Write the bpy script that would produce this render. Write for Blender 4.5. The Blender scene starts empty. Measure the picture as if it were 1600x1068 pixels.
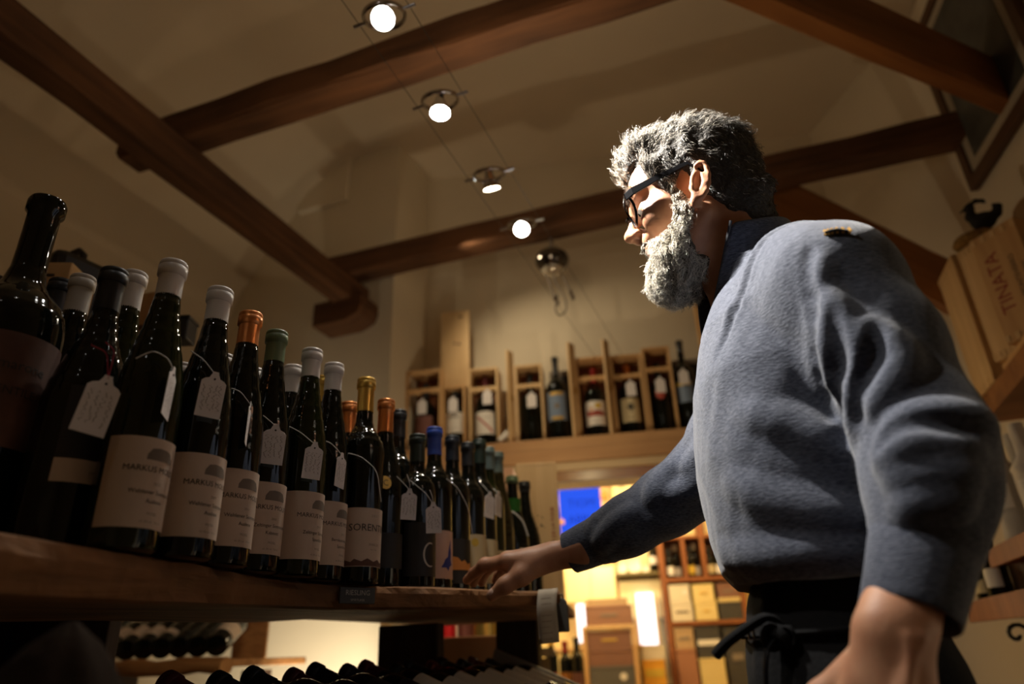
import bpy, math, random
import numpy as np
from mathutils import Vector, Matrix
R = math.radians
scene = bpy.context.scene
random.seed(7)
rng = np.random.default_rng(7)

# ---------------------------------------------------------------- camera
cam_data = bpy.data.cameras.new('camera')
cam_data.sensor_width = 36.0
cam_data.lens = 24.0
cam_data.clip_start = 0.02
cam = bpy.data.objects.new('camera', cam_data)
scene.collection.objects.link(cam)
_yaw, _pitch, _roll = R(20.0), R(24.5), R(2.3)
_fw = Vector((-math.sin(_yaw) * math.cos(_pitch), math.cos(_yaw) * math.cos(_pitch), math.sin(_pitch)))
_r0 = Vector((math.cos(_yaw), math.sin(_yaw), 0))
_u0 = _r0.cross(_fw)
_rt = _r0 * math.cos(_roll) - _u0 * math.sin(_roll)
_up = _r0 * math.sin(_roll) + _u0 * math.cos(_roll)
_m = Matrix((_rt, _up, -_fw)).transposed().to_4x4()
_m.translation = (0, 0, 1.0)
cam.matrix_world = _m
cam_data.dof.use_dof = True
cam_data.dof.focus_distance = 1.0
cam_data.dof.aperture_fstop = 2.2
scene.camera = cam

# ---------------------------------------------------------------- world, colour, exposure
world = bpy.data.worlds.new('world')
scene.world = world
world.use_nodes = True
world.node_tree.nodes['Background'].inputs[0].default_value = (1.0, 0.75, 0.5, 1)
world.node_tree.nodes['Background'].inputs[1].default_value = 0.004
scene.view_settings.view_transform = 'Standard'
scene.view_settings.look = 'None'
scene.view_settings.gamma = 1.0
scene.view_settings.exposure = 0.0
scene.view_settings.use_curve_mapping = False

def light(name, kind, loc, power, color=(1, 0.85, 0.66), size=0.03, target=None, cone=60, blend=0.6, parent=None):
    d = bpy.data.lights.new(name, kind)
    d.energy = power
    d.color = color
    if kind == 'AREA':
        d.size = size
    else:
        d.shadow_soft_size = size
    if kind == 'SPOT':
        d.spot_size = R(cone)
        d.spot_blend = blend
    o = bpy.data.objects.new(name, d)
    scene.collection.objects.link(o)
    o.location = loc
    if target is not None:
        o.rotation_euler = (Vector(target) - Vector(loc)).to_track_quat('-Z', 'Y').to_euler()
    return o

# cable spots: y along the cable, aim point, power, cone (the lamps themselves are built further down at the same places)
CABLE_X, CABLE_Z = -0.61, 2.30
SPOTS = [
    # y, aim, power, cone, colour
    (-0.30, (0.10, -1.20, 0.6), 6, 70, (1, 0.84, 0.62)),
    (0.24, (0.07, 0.69, 1.00), 24, 30, (1, 0.93, 0.84)),
    (0.71, (-0.03, 0.93, 1.57), 390, 49, (1, 0.94, 0.85)),
    (0.928, (-0.28, 0.30, 1.35), 7, 80, (1, 0.95, 0.88)),
    (1.207, (-0.55, 1.10, 1.12), 21, 80, (1, 0.92, 0.80)),
    (1.534, (-0.56, 1.95, 1.30), 20, 80, (1, 0.82, 0.55)),
    (1.818, (-0.40, 1.05, 1.30), 5, 90, (1, 0.86, 0.64)),
]
for y, aim, pw, cone, colr in SPOTS:
    L = light('spot_light', 'SPOT', (CABLE_X, y, CABLE_Z - 0.075), pw, colr, 0.022, aim, cone, 1.0 if pw > 100 else 0.7)
    d_ = (Vector(aim) - L.location).normalized()
    L.location = Vector((CABLE_X, y, CABLE_Z)) + d_ * 0.048
    light('lamp_spill', 'SPOT', (CABLE_X, y, CABLE_Z + 0.03), 2.5 if y > 0.8 else 0.25, (1, 0.74, 0.46), 0.02, (CABLE_X, y, 4.0), 172, 0.4)     # light leaking out of the back of the reflector
# shop room beyond the opening: warm ceiling lamps; a low lamp behind the display lights the end wall
light('shelf_fill', 'SPOT', (-1.15, 2.42, 2.73), 15, (1, 0.80, 0.52), 0.03, (-0.75, 3.05, 2.05), 120, 0.9)      # added light without a fixture, brightens the wall shelf
light('shop_light', 'POINT', (-1.15, 4.25, 2.15), 36, (1, 0.78, 0.44), 0.12)
light('shop_light', 'POINT', (-0.55, 4.35, 2.25), 22, (1, 0.78, 0.46), 0.12)
light('counter_light', 'POINT', (-1.12, 4.55, 1.60), 9, (1, 0.82, 0.46), 0.05)
light('ledge_fill', 'POINT', (-0.72, 2.42, 1.50), 6, (1, 0.80, 0.52), 0.03)  # added fill, no lamp body: lifts the gift tubes and carton
light('rack_fill', 'SPOT', (-1.20, 1.45, 1.42), 3.5, (1, 0.82, 0.58), 0.03, (-2.05, 2.05, 1.07), 60, 0.7)  # added fill for the bottle labels on the log shelf, no lamp body
light('low_lamp', 'SPOT', (-1.66, 2.20, 0.66), 30, (1, 0.86, 0.62), 0.05, (-2.00, 2.66, 1.12), 110, 0.8)

# ---------------------------------------------------------------- mesh helpers
COL = scene.collection

class MB:
    def __init__(s):
        s.V, s.F = [], []
    def add(s, V, F):
        b = len(s.V)
        s.V.extend([tuple(v) for v in V])
        s.F.extend([tuple(i + b for i in f) for f in F])
        return s
    def box(s, c, d, rz=0.0, M=None):
        x, y, z = d[0] / 2, d[1] / 2, d[2] / 2
        V = [Vector(v) for v in ((-x, -y, -z), (x, -y, -z), (x, y, -z), (-x, y, -z), (-x, -y, z), (x, -y, z), (x, y, z), (-x, y, z))]
        if M is None:
            M = Matrix.Translation(c) @ Matrix.Rotation(rz, 4, 'Z')
        V = [M @ v for v in V]
        return s.add(V, [(0, 3, 2, 1), (4, 5, 6, 7), (0, 1, 5, 4), (1, 2, 6, 5), (2, 3, 7, 6), (3, 0, 4, 7)])
    def lathe(s, prof, n=32, M=None, cap0=True, cap1=True):
        V, F = [], []
        k = len(prof)
        for r, z in prof:
            for i in range(n):
                a = 2 * math.pi * i / n
                V.append(Vector((r * math.cos(a), r * math.sin(a), z)))
        for j in range(k - 1):
            for i in range(n):
                F.append((j * n + i, j * n + (i + 1) % n, (j + 1) * n + (i + 1) % n, (j + 1) * n + i))
        if cap0: F.append(tuple(range(n - 1, -1, -1)))
        if cap1: F.append(tuple((k - 1) * n + i for i in range(n)))
        if M is not None: V = [M @ v for v in V]
        return s.add(V, F)
    def tube(s, pts, r, n=8, closed=False, flat=1.0):
        P = [Vector(p) for p in pts]
        k = len(P)
        rs = r if isinstance(r, (list, tuple)) else [r] * k
        V, F = [], []
        up = None
        for i in range(k):
            if closed: t = P[(i + 1) % k] - P[i - 1]
            else: t = P[min(i + 1, k - 1)] - P[max(i - 1, 0)]
            t.normalize()
            if up is None:
                up = Vector((0, 0, 1)) if abs(t.z) < 0.9 else Vector((1, 0, 0))
            a = t.cross(up); a.normalize(); b = a.cross(t); b.normalize(); up = b
            for q in range(n):
                w = 2 * math.pi * q / n
                V.append(P[i] + a * (rs[i] * math.cos(w)) + b * (rs[i] * flat * math.sin(w)))
        m = k if closed else k - 1
        for i in range(m):
            j = (i + 1) % k
            for q in range(n):
                F.append((i * n + q, i * n + (q + 1) % n, j * n + (q + 1) % n, j * n + q))
        if not closed:
            F.append(tuple(range(n - 1, -1, -1))); F.append(tuple((k - 1) * n + q for q in range(n)))
        return s.add(V, F)
    def prism(s, outline, h, M=None):
        n = len(outline)
        V = [Vector((x, y, 0)) for x, y in outline] + [Vector((x, y, h)) for x, y in outline]
        F = [tuple(range(n - 1, -1, -1)), tuple(range(n, 2 * n))] + [(i, (i + 1) % n, n + (i + 1) % n, n + i) for i in range(n)]
        if M is not None: V = [M @ v for v in V]
        return s.add(V, F)
    def mesh(s, name='mesh', smooth=False):
        me = bpy.data.meshes.new(name)
        me.from_pydata([tuple(v) for v in s.V], [], s.F)
        if smooth:
            me.polygons.foreach_set('use_smooth', [True] * len(me.polygons))
        me.update()
        return me

def obj(name, mb, mat, parent=None, smooth=False, bevel=0.0, angle=None, label=None, kind=None):
    me = mb if isinstance(mb, bpy.types.Mesh) else mb.mesh(name, smooth)
    if mat is not None and not me.materials: me.materials.append(mat)
    o = bpy.data.objects.new(name, me)
    COL.objects.link(o)
    if parent is not None: o.parent = parent
    if bevel > 0:
        m = o.modifiers.new('bevel', 'BEVEL'); m.width = bevel; m.segments = 2; m.limit_method = 'ANGLE'; m.angle_limit = R(40)
    if smooth and angle is not False:
        try: me.set_sharp_from_angle(angle=R(angle or 42))
        except Exception: pass
    if label: o['label'] = label
    if kind: o['kind'] = kind
    return o

def tag(o, label, cat, group=None):
    o['label'] = label; o['category'] = cat
    if group: o['group'] = group
    return o

def thing(name, label, cat, loc=(0, 0, 0), rz=0.0, group=None, rot=None):
    o = bpy.data.objects.new(name, None)
    o.empty_display_size = 0.05
    COL.objects.link(o)
    o.location = loc
    o.rotation_euler = rot if rot is not None else (0, 0, rz)
    return tag(o, label, cat, group)

# ---------------------------------------------------------------- materials
MATS = {}
def _new(name):
    m = bpy.data.materials.new(name); m.use_nodes = True
    return m, m.node_tree.nodes, m.node_tree.links, m.node_tree.nodes['Principled BSDF']

def mat(name, col, rough=0.5, metal=0.0, spec=0.5, var=0.0, vscale=6.0, bump=0.0, bscale=60.0, emis=None, estr=0.0, trans=0.0, coat=0.0, sss=0.0, sheen=0.0, stretch=(1, 1, 1), col2=None):
    if name in MATS: return MATS[name]
    m, N, L, B = _new(name)
    B.inputs['Base Color'].default_value = (*col, 1)
    B.inputs['Roughness'].default_value = rough
    B.inputs['Metallic'].default_value = metal
    B.inputs['Specular IOR Level'].default_value = spec
    B.inputs['Transmission Weight'].default_value = trans
    B.inputs['Coat Weight'].default_value = coat
    if sss:
        B.inputs['Subsurface Weight'].default_value = sss
        B.inputs['Subsurface Radius'].default_value = (0.012, 0.004, 0.002)
        B.inputs['Subsurface Scale'].default_value = 0.6
    if sheen:
        B.inputs['Sheen Weight'].default_value = sheen; B.inputs['Sheen Roughness'].default_value = 0.5
    if emis:
        B.inputs['Emission Color'].default_value = (*emis, 1); B.inputs['Emission Strength'].default_value = estr
    if var or bump or col2:
        tc = N.new('ShaderNodeTexCoord'); mp = N.new('ShaderNodeMapping'); mp.inputs['Scale'].default_value = stretch
        L.new(tc.outputs['Object'], mp.inputs[0])
    if var or col2:
        nz = N.new('ShaderNodeTexNoise'); nz.inputs['Scale'].default_value = vscale; nz.inputs['Detail'].default_value = 5
        L.new(mp.outputs[0], nz.inputs['Vector'])
        rp = N.new('ShaderNodeValToRGB')
        c2 = col2 or tuple(c * (1 - var) for c in col)
        c1 = col if col2 else tuple(min(1, c * (1 + var)) for c in col)
        rp.color_ramp.elements[0].position = 0.3; rp.color_ramp.elements[1].position = 0.7
        rp.color_ramp.elements[0].color = (*c2, 1); rp.color_ramp.elements[1].color = (*c1, 1)
        L.new(nz.outputs['Fac'], rp.inputs[0]); L.new(rp.outputs[0], B.inputs['Base Color'])
    if bump:
        n2 = N.new('ShaderNodeTexNoise'); n2.inputs['Scale'].default_value = bscale; n2.inputs['Detail'].default_value = 4
        L.new(mp.outputs[0], n2.inputs['Vector'])
        bp = N.new('ShaderNodeBump'); bp.inputs['Strength'].default_value = bump; bp.inputs['Distance'].default_value = 0.01
        L.new(n2.outputs['Fac'], bp.inputs['Height']); L.new(bp.outputs[0], B.inputs['Normal'])
    MATS[name] = m
    return m

def wood(name, c1, c2, scale=3.0, axis=0, rough=0.6, bump=0.25, knots=True, spec=0.3):
    if name in MATS: return MATS[name]
    m, N, L, B = _new(name)
    tc = N.new('ShaderNodeTexCoord'); mp = N.new('ShaderNodeMapping')
    st = [9.0, 9.0, 9.0]; st[axis] = 0.7
    mp.inputs['Scale'].default_value = [v * scale for v in st]
    L.new(tc.outputs['Object'], mp.inputs[0])
    n1 = N.new('ShaderNodeTexNoise'); n1.inputs['Scale'].default_value = 1.0; n1.inputs['Detail'].default_value = 6; n1.inputs['Distortion'].default_value = 0.8
    L.new(mp.outputs[0], n1.inputs['Vector'])
    n2 = N.new('ShaderNodeTexNoise'); n2.inputs['Scale'].default_value = scale * 0.9; n2.inputs['Detail'].default_value = 3
    L.new(tc.outputs['Object'], n2.inputs['Vector'])
    ad = N.new('ShaderNodeMath'); ad.operation = 'MULTIPLY_ADD'; ad.inputs[1].default_value = 0.5
    L.new(n2.outputs['Fac'], ad.inputs[0]); 
    ml = N.new('ShaderNodeMath'); ml.operation = 'MULTIPLY'; ml.inputs[1].default_value = 0.55
    L.new(n1.outputs['Fac'], ml.inputs[0]); L.new(ml.outputs[0], ad.inputs[2])
    rp = N.new('ShaderNodeValToRGB')
    rp.color_ramp.elements[0].position = 0.38; rp.color_ramp.elements[1].position = 0.66
    rp.color_ramp.elements[0].color = (*c2, 1); rp.color_ramp.elements[1].color = (*c1, 1)
    L.new(ad.outputs[0], rp.inputs[0]); L.new(rp.outputs[0], B.inputs['Base Color'])
    B.inputs['Roughness'].default_value = rough
    B.inputs['Specular IOR Level'].default_value = spec
    bp = N.new('ShaderNodeBump'); bp.inputs['Strength'].default_value = bump; bp.inputs['Distance'].default_value = 0.01
    L.new(n1.outputs['Fac'], bp.inputs['Height']); L.new(bp.outputs[0], B.inputs['Normal'])
    MATS[name] = m
    return m

plaster = mat('plaster', (0.62, 0.52, 0.38), 0.9, var=0.06, vscale=1.7, bump=0.25, bscale=9)
plaster_light = mat('plaster_light', (0.70, 0.61, 0.46), 0.9, var=0.05, vscale=2, bump=0.2, bscale=10)
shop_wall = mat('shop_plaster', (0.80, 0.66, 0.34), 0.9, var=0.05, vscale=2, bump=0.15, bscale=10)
floor_m = wood('floor_boards', (0.20, 0.11, 0.055), (0.10, 0.055, 0.028), 2.0, 1)
beam_m = wood('beam_wood', (0.150, 0.066, 0.028), (0.045, 0.020, 0.010), 2.2, 0, 0.75, 0.6)
beam_y = wood('beam_wood_long', (0.115, 0.055, 0.024), (0.036, 0.018, 0.009), 2.2, 1, 0.75, 0.6)
brace_m = wood('brace_wood', (0.36, 0.15, 0.045), (0.20, 0.075, 0.02), 1.6, 0, 0.55, 0.3)
plank_m = wood('plank_wood', (0.34, 0.165, 0.07), (0.11, 0.05, 0.02), 3.0, 1, 0.7, 0.7)
dark_wood = wood('dark_wood', (0.055, 0.030, 0.017), (0.022, 0.012, 0.008), 3.0, 2, 0.7, 0.4)
log_m = wood('orange_log', (0.50, 0.24, 0.08), (0.28, 0.12, 0.04), 4.0, 0, 0.7, 0.6)
pine = wood('pine_wood', (0.66, 0.41, 0.19), (0.50, 0.28, 0.115), 2.6, 2, 0.55, 0.12)
pine_pale = wood('pale_pine_wood', (0.72, 0.50, 0.26), (0.56, 0.36, 0.17), 2.6, 2, 0.55, 0.12)
shelf_m = wood('shelf_pine', (0.50, 0.29, 0.135), (0.36, 0.19, 0.085), 2.2, 0, 0.55, 0.12)
red_wood = wood('red_brown_wood', (0.28, 0.10, 0.035), (0.17, 0.055, 0.02), 2.4, 2, 0.5, 0.2)
red_wood_x = wood('red_brown_wood_along', (0.28, 0.10, 0.035), (0.17, 0.055, 0.02), 2.4, 0, 0.5, 0.2)
glass_dark = mat('dark_bottle_glass', (0.004, 0.005, 0.0035), 0.07, spec=0.35)
glass_green = mat('green_bottle_glass', (0.009, 0.012, 0.003), 0.07, spec=0.38)
glass_brown = mat('brown_bottle_glass', (0.016, 0.013, 0.004), 0.06, spec=0.5)
glass_bright = mat('bright_green_glass', (0.02, 0.11, 0.02), 0.08, spec=0.5)
cap_white = mat('white_capsule', (0.66, 0.63, 0.60), 0.35, spec=0.5)
cap_copper = mat('copper_capsule', (0.70, 0.27, 0.085), 0.33, metal=0.75)
cap_gold = mat('gold_capsule', (0.62, 0.40, 0.085), 0.33, metal=0.75)
cap_green = mat('green_capsule', (0.115, 0.175, 0.085), 0.45)
cap_black = mat('black_capsule', (0.012, 0.014, 0.017), 0.38)
cap_navy = mat('navy_capsule', (0.012, 0.017, 0.028), 0.42)
cap_darkgreen = mat('dark_green_capsule', (0.012, 0.026, 0.018), 0.42)
cap_blue = mat('blue_capsule', (0.025, 0.075, 0.42), 0.4)
cap_grey = mat('grey_green_capsule', (0.12, 0.17, 0.165), 0.4)
cap_wine = mat('wine_red_capsule', (0.09, 0.012, 0.016), 0.4)
cap_red = mat('red_capsule', (0.42, 0.03, 0.03), 0.4)
paper_cream = mat('cream_label_paper', (0.60, 0.47, 0.37), 0.8, var=0.03, vscale=20)
paper_white = mat('white_label_paper', (0.72, 0.68, 0.62), 0.8, var=0.03, vscale=20)
paper_tag = mat('white_tag_card', (0.74, 0.69, 0.67), 0.85, var=0.03, vscale=30)
paper_pale = mat('pale_yellow_label', (0.60, 0.50, 0.30), 0.8)
paper_orange = mat('orange_label', (0.60, 0.24, 0.05), 0.7)
paper_red = mat('red_label', (0.40, 0.05, 0.03), 0.7)
paper_mauve = mat('mauve_label', (0.20, 0.085, 0.07), 0.8)
paper_black = mat('black_label', (0.014, 0.012, 0.011), 0.6)
paper_pink = mat('pink_label', (0.62, 0.44, 0.36), 0.8)
paper_rust = mat('rust_label', (0.13, 0.058, 0.040), 0.8, var=0.35, vscale=18)
ink_black = mat('black_ink', (0.035, 0.028, 0.024), 0.7)
ink_grey = mat('grey_ink', (0.20, 0.16, 0.125), 0.8)
ink_red = mat('red_ink', (0.32, 0.05, 0.03), 0.7)
ink_blue = mat('blue_ink', (0.03, 0.045, 0.26), 0.7)
ink_white = mat('white_ink', (0.6, 0.56, 0.5), 0.7)
ink_yellow = mat('yellow_ink', (0.62, 0.42, 0.05), 0.6)
gold_print = mat('gold_print', (0.65, 0.42, 0.10), 0.4, metal=0.4)
string_m = mat('white_string', (0.55, 0.52, 0.48), 0.8)
string_red = mat('red_string', (0.35, 0.03, 0.06), 0.8)
black_m = mat('black_matte', (0.012, 0.011, 0.011), 0.6)
chrome = mat('chrome', (0.62, 0.62, 0.64), 0.16, metal=1.0)
steel = mat('brushed_steel', (0.45, 0.45, 0.47), 0.32, metal=1.0)
brass = mat('brass', (0.62, 0.42, 0.16), 0.3, metal=1.0)

def catmull(P, n):
    P = np.asarray(P, float); k = len(P)
    out = []
    for t in np.linspace(0, k - 1 - 1e-6, n):
        i = int(t); u = t - i
        p0, p1, p2, p3 = P[max(i - 1, 0)], P[i], P[i + 1], P[min(i + 2, k - 1)]
        out.append(.5 * (2 * p1 + (p2 - p0) * u + (2 * p0 - 5 * p1 + 4 * p2 - p3) * u * u + (3 * p1 - p0 - 3 * p2 + p3) * u ** 3))
    return np.array(out)

# ---------------------------------------------------------------- lettering
_tc = {}
def text_geo(s):
    """flat glyph mesh of a word: vertices (x, y) centred in x on 0, faces; unit size"""
    if s in _tc: return _tc[s]
    cu = bpy.data.curves.new('glyphs', 'FONT')
    cu.body = s; cu.align_x = 'CENTER'; cu.resolution_u = 2
    o = bpy.data.objects.new('glyphs', cu)
    COL.objects.link(o)
    dg = bpy.context.evaluated_depsgraph_get(); dg.update()
    me = bpy.data.meshes.new_from_object(o.evaluated_get(dg))
    V = [(v.co.x, v.co.y) for v in me.vertices]
    F = [tuple(p.vertices) for p in me.polygons]
    bpy.data.objects.remove(o); bpy.data.curves.remove(cu); bpy.data.meshes.remove(me)
    _tc[s] = (V, F)
    return V, F

def text_cyl(mb, s, size, r, z, ang=0.0, sx=1.0):
    V, F = text_geo(s)
    out = []
    for x, y in V:
        a = ang + x * size * sx / r
        out.append((r * math.cos(a), r * math.sin(a), z + y * size))
    mb.add(out, F)

def text_flat(mb, s, size, M, sx=1.0):
    V, F = text_geo(s)
    mb.add([M @ Vector((x * size * sx, y * size, 0)) for x, y in V], F)

from mathutils.geometry import tessellate_polygon
def shape_cyl(mb, pts, r, z, ang=0.0):
    """flat outline wrapped on a cylinder, cut fine enough to follow the curve"""
    P = [Vector((x, y, 0)) for x, y in pts]
    todo = [tuple((P[i].x, P[i].y) for i in t) for t in tessellate_polygon([P])]
    V, F = [], []
    while todo:
        t = todo.pop()
        ln = [abs(t[i][0] - t[(i + 1) % 3][0]) for i in range(3)]
        i = ln.index(max(ln))
        if ln[i] > .006:
            a, b, c = t[i], t[(i + 1) % 3], t[(i + 2) % 3]
            m = ((a[0] + b[0]) / 2, (a[1] + b[1]) / 2)
            todo += [(a, m, c), (m, b, c)]
        else:
            ar = (t[1][0] - t[0][0]) * (t[2][1] - t[0][1]) - (t[1][1] - t[0][1]) * (t[2][0] - t[0][0])
            if ar < 0: t = t[::-1]
            k = len(V); V += [(r * math.cos(ang + x / r), r * math.sin(ang + x / r), z + y) for x, y in t]; F.append((k, k + 1, k + 2))
    # weld so that the outline reads as one piece
    key = {}; W = []; idx = []
    for v in V:
        q = tuple(round(c, 6) for c in v)
        if q not in key: key[q] = len(W); W.append(v)
        idx.append(key[q])
    mb.add(W, [tuple(idx[i] for i in f) for f in F])

def band_cyl(r, z0, z1, a0, a1, n=18, rows=1):
    mb = MB()
    V, F = [], []
    for j in range(rows + 1):
        for i in range(n + 1):
            a = a0 + (a1 - a0) * i / n
            V.append((r * math.cos(a), r * math.sin(a), z0 + (z1 - z0) * j / rows))
    for j in range(rows):
        for i in range(n):
            p = j * (n + 1) + i
            F.append((p, p + 1, p + n + 2, p + n + 1))
    return mb.add(V, F)

# ---------------------------------------------------------------- setting
PHI = R(12)
TX, NX = Vector((math.cos(PHI), math.sin(PHI), 0)), Vector((-math.sin(PHI), math.cos(PHI), 0))   # along / into the rear wall
def bw(s, d, z):            # point on the rear wall grid: along, into, up
    return Vector((-1.205, 2.9, 0)) + TX * s + NX * d + Vector((0, 0, z))
def bwbox(mb, s0, s1, d0, d1, z0, z1):
    return mb.box(bw((s0 + s1) / 2, (d0 + d1) / 2, (z0 + z1) / 2), (abs(s1 - s0), abs(d1 - d0), abs(z1 - z0)), PHI)
def S(name, mb, m, **k):
    o = obj(name, mb, m, **k); o['kind'] = 'structure'; return o
def seg_wall(mb, a, b, z0, z1, t):    # thick wall between two plan points, body to the left of a->b
    a, b = Vector((*a, 0)), Vector((*b, 0))
    d = b - a; n = Vector((-d.y, d.x, 0)).normalized()
    c = (a + b) / 2 + n * (t / 2)
    return mb.box((c.x, c.y, (z0 + z1) / 2), (d.length, t, z1 - z0), math.atan2(d.y, d.x))

S('floor', MB().box((-0.6, 2.7, -0.05), (5.2, 9.6, 0.1)), floor_m)
S('wall_left', MB().box((-2.72, 0.7, 1.42), (0.14, 5.2, 2.84)), plaster)
S('wall_front', MB().box((-0.6, -1.87, 1.9), (4.6, 0.14, 3.8)), plaster)
prof = [(-2.66, 2.74), (-2.60, 2.90), (-2.48, 3.10), (-2.33, 3.30), (-2.15, 3.48), (-1.98, 3.60), (-1.85, 3.65), (-0.8, 3.66), (0.6, 3.62), (1.0, 3.52), (1.35, 3.3), (1.75, 2.9)]
ce = MB(); V = []; F = []
for x, z in prof: V += [(x, -1.9, z), (x, 3.9, z), (x, -1.9, z + 0.2), (x, 3.9, z + 0.2)]
for i in range(len(prof) - 1):
    a, b = 4 * i, 4 * i + 4
    F += [(a, b, b + 1, a + 1), (a + 2, a + 3, b + 3, b + 2), (a, a + 2, b + 2, b), (a + 1, b + 1, b + 3, a + 3)]
F += [(0, 1, 3, 2), (4 * len(prof) - 4, 4 * len(prof) - 2, 4 * len(prof) - 1, 4 * len(prof) - 3)]
S('ceiling', ce.add(V, F), plaster, smooth=True)
S('wall_end', MB().box((-2.13, 2.84, 1.85), (1.06, 0.36, 3.7)), plaster_light)
S('trim_1', MB().box((-2.07, 2.645, 3.50), (0.34, 0.04, 0.32)), plaster_light, bevel=0.012)
wb = MB()
bwbox(wb, -0.75, -0.06, 0.20, 0.36, 0, 1.74)
bwbox(wb, 1.30, 2.3, 0.20, 0.36, 0, 1.74)
bwbox(wb, -0.75, 2.3, 0.20, 0.36, 1.74, 3.75)
S('wall_back', wb, plaster_light)
S('wall_corner', seg_wall(MB(), (1.0, 2.66), (0.56, 3.52), 0, 3.7, -0.12), plaster_light)
S('wall_right', seg_wall(MB(), (1.60, -1.85), (0.955, 2.75), 0, 3.5, -0.12), plaster_light)
# the shop room seen through the opening
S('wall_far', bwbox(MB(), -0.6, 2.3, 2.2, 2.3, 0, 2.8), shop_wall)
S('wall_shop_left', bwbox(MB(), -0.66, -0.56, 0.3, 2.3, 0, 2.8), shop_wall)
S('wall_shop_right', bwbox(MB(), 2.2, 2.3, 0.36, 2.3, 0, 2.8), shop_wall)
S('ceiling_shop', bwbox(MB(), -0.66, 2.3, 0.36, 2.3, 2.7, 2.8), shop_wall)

def beam(name, a, b, w, h, m, label, wob=0.0035, seed=1):
    """hewn beam from a to b (centre lines of the underside), slightly uneven"""
    a, b = Vector(a), Vector(b)
    d = b - a; L = d.length
    n = 14
    rg = np.random.default_rng(seed)
    V, F = [], []
    for i in range(n + 1):
        x = L * i / n
        o = rg.normal(0, wob, (8, 2)) * (1 if 0 < i < n else 0.3)
        c = 0.012
        ring = [(-w / 2 + c, 0), (w / 2 - c, 0), (w / 2, c), (w / 2, h - c), (w / 2 - c, h), (-w / 2 + c, h), (-w / 2, h - c), (-w / 2, c)]
        V += [(x, y + o[q][0], z + o[q][1] * 0.7) for q, (y, z) in enumerate(ring)]
    for i in range(n):
        for q in range(8):
            F.append((i * 8 + q, (i + 1) * 8 + q, (i + 1) * 8 + (q + 1) % 8, i * 8 + (q + 1) % 8))
    F += [tuple(range(8)), tuple(n * 8 + q for q in range(7, -1, -1))]
    o = obj(name, MB().add(V, F), m, smooth=False)
    o.matrix_world = Matrix.Translation(a) @ d.to_track_quat('X', 'Z').to_matrix().to_4x4()
    o['kind'] = 'structure'; o['label'] = label; o['category'] = 'beam'
    return o
beam('ceiling_beam', (-1.803, -1.8, 2.615), (-1.803, 2.665, 2.615), 0.115, 0.135, beam_m, 'long dark beam carrying the two cross beams, ending on a corbel', seed=2)
beam('ceiling_beam', (-2.06, 1.455, 2.75), (1.18, 1.49, 2.75), 0.12, 0.125, beam_m, 'dark cross beam nearest the camera, behind the first cable lamps', seed=3)
beam('ceiling_beam', (-1.96, 2.535, 2.75), (1.0, 2.625, 2.75), 0.12, 0.125, beam_m, 'dark cross beam farther back, running behind the head of the man', seed=4)
beam('ceiling_beam', (-0.45, 0.87, 2.64), (1.32, 2.63, 2.64), 0.075, 0.20, brace_m, 'broad orange brown diagonal beam crossing the upper right corner', wob=0.002, seed=5)
o = beam('wall_brace', (0.16, 2.72, 2.73), (0.80, 2.72, 2.03), 0.045, 0.19, brace_m, 'sloping brown board on the wall behind the shoulder of the man', wob=0.001, seed=6)
cb = MB()
pr = [(-0.03, 0.0), (0.16, 0.0), (0.235, 0.03), (0.25, 0.07), (0.25, 0.13), (-0.03, 0.13)]
V = [(x, y, z) for y in (0, 0.16) for x, z in pr]; n = len(pr)
cb.add([(x - 1.93, 2.50 + y, z + 2.50) for x, y, z in V], [tuple(range(n)), tuple(range(2 * n - 1, n - 1, -1))] + [(i, i + n, (i + 1) % n + n, (i + 1) % n) for i in range(n)])
o = S('corbel', cb, beam_m, bevel=0.008)
o['label'] = 'dark wooden corbel with a curved end under the long beam'; o['category'] = 'corbel'

# ---------------------------------------------------------------- smooth solid modelling (signed distances -> one closed mesh)
BIG = 9.0
def smin(a, b, k):
    h = np.clip(0.5 + 0.5 * (b - a) / k, 0, 1)
    return b * (1 - h) + a * h - k * h * (1 - h)

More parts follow.
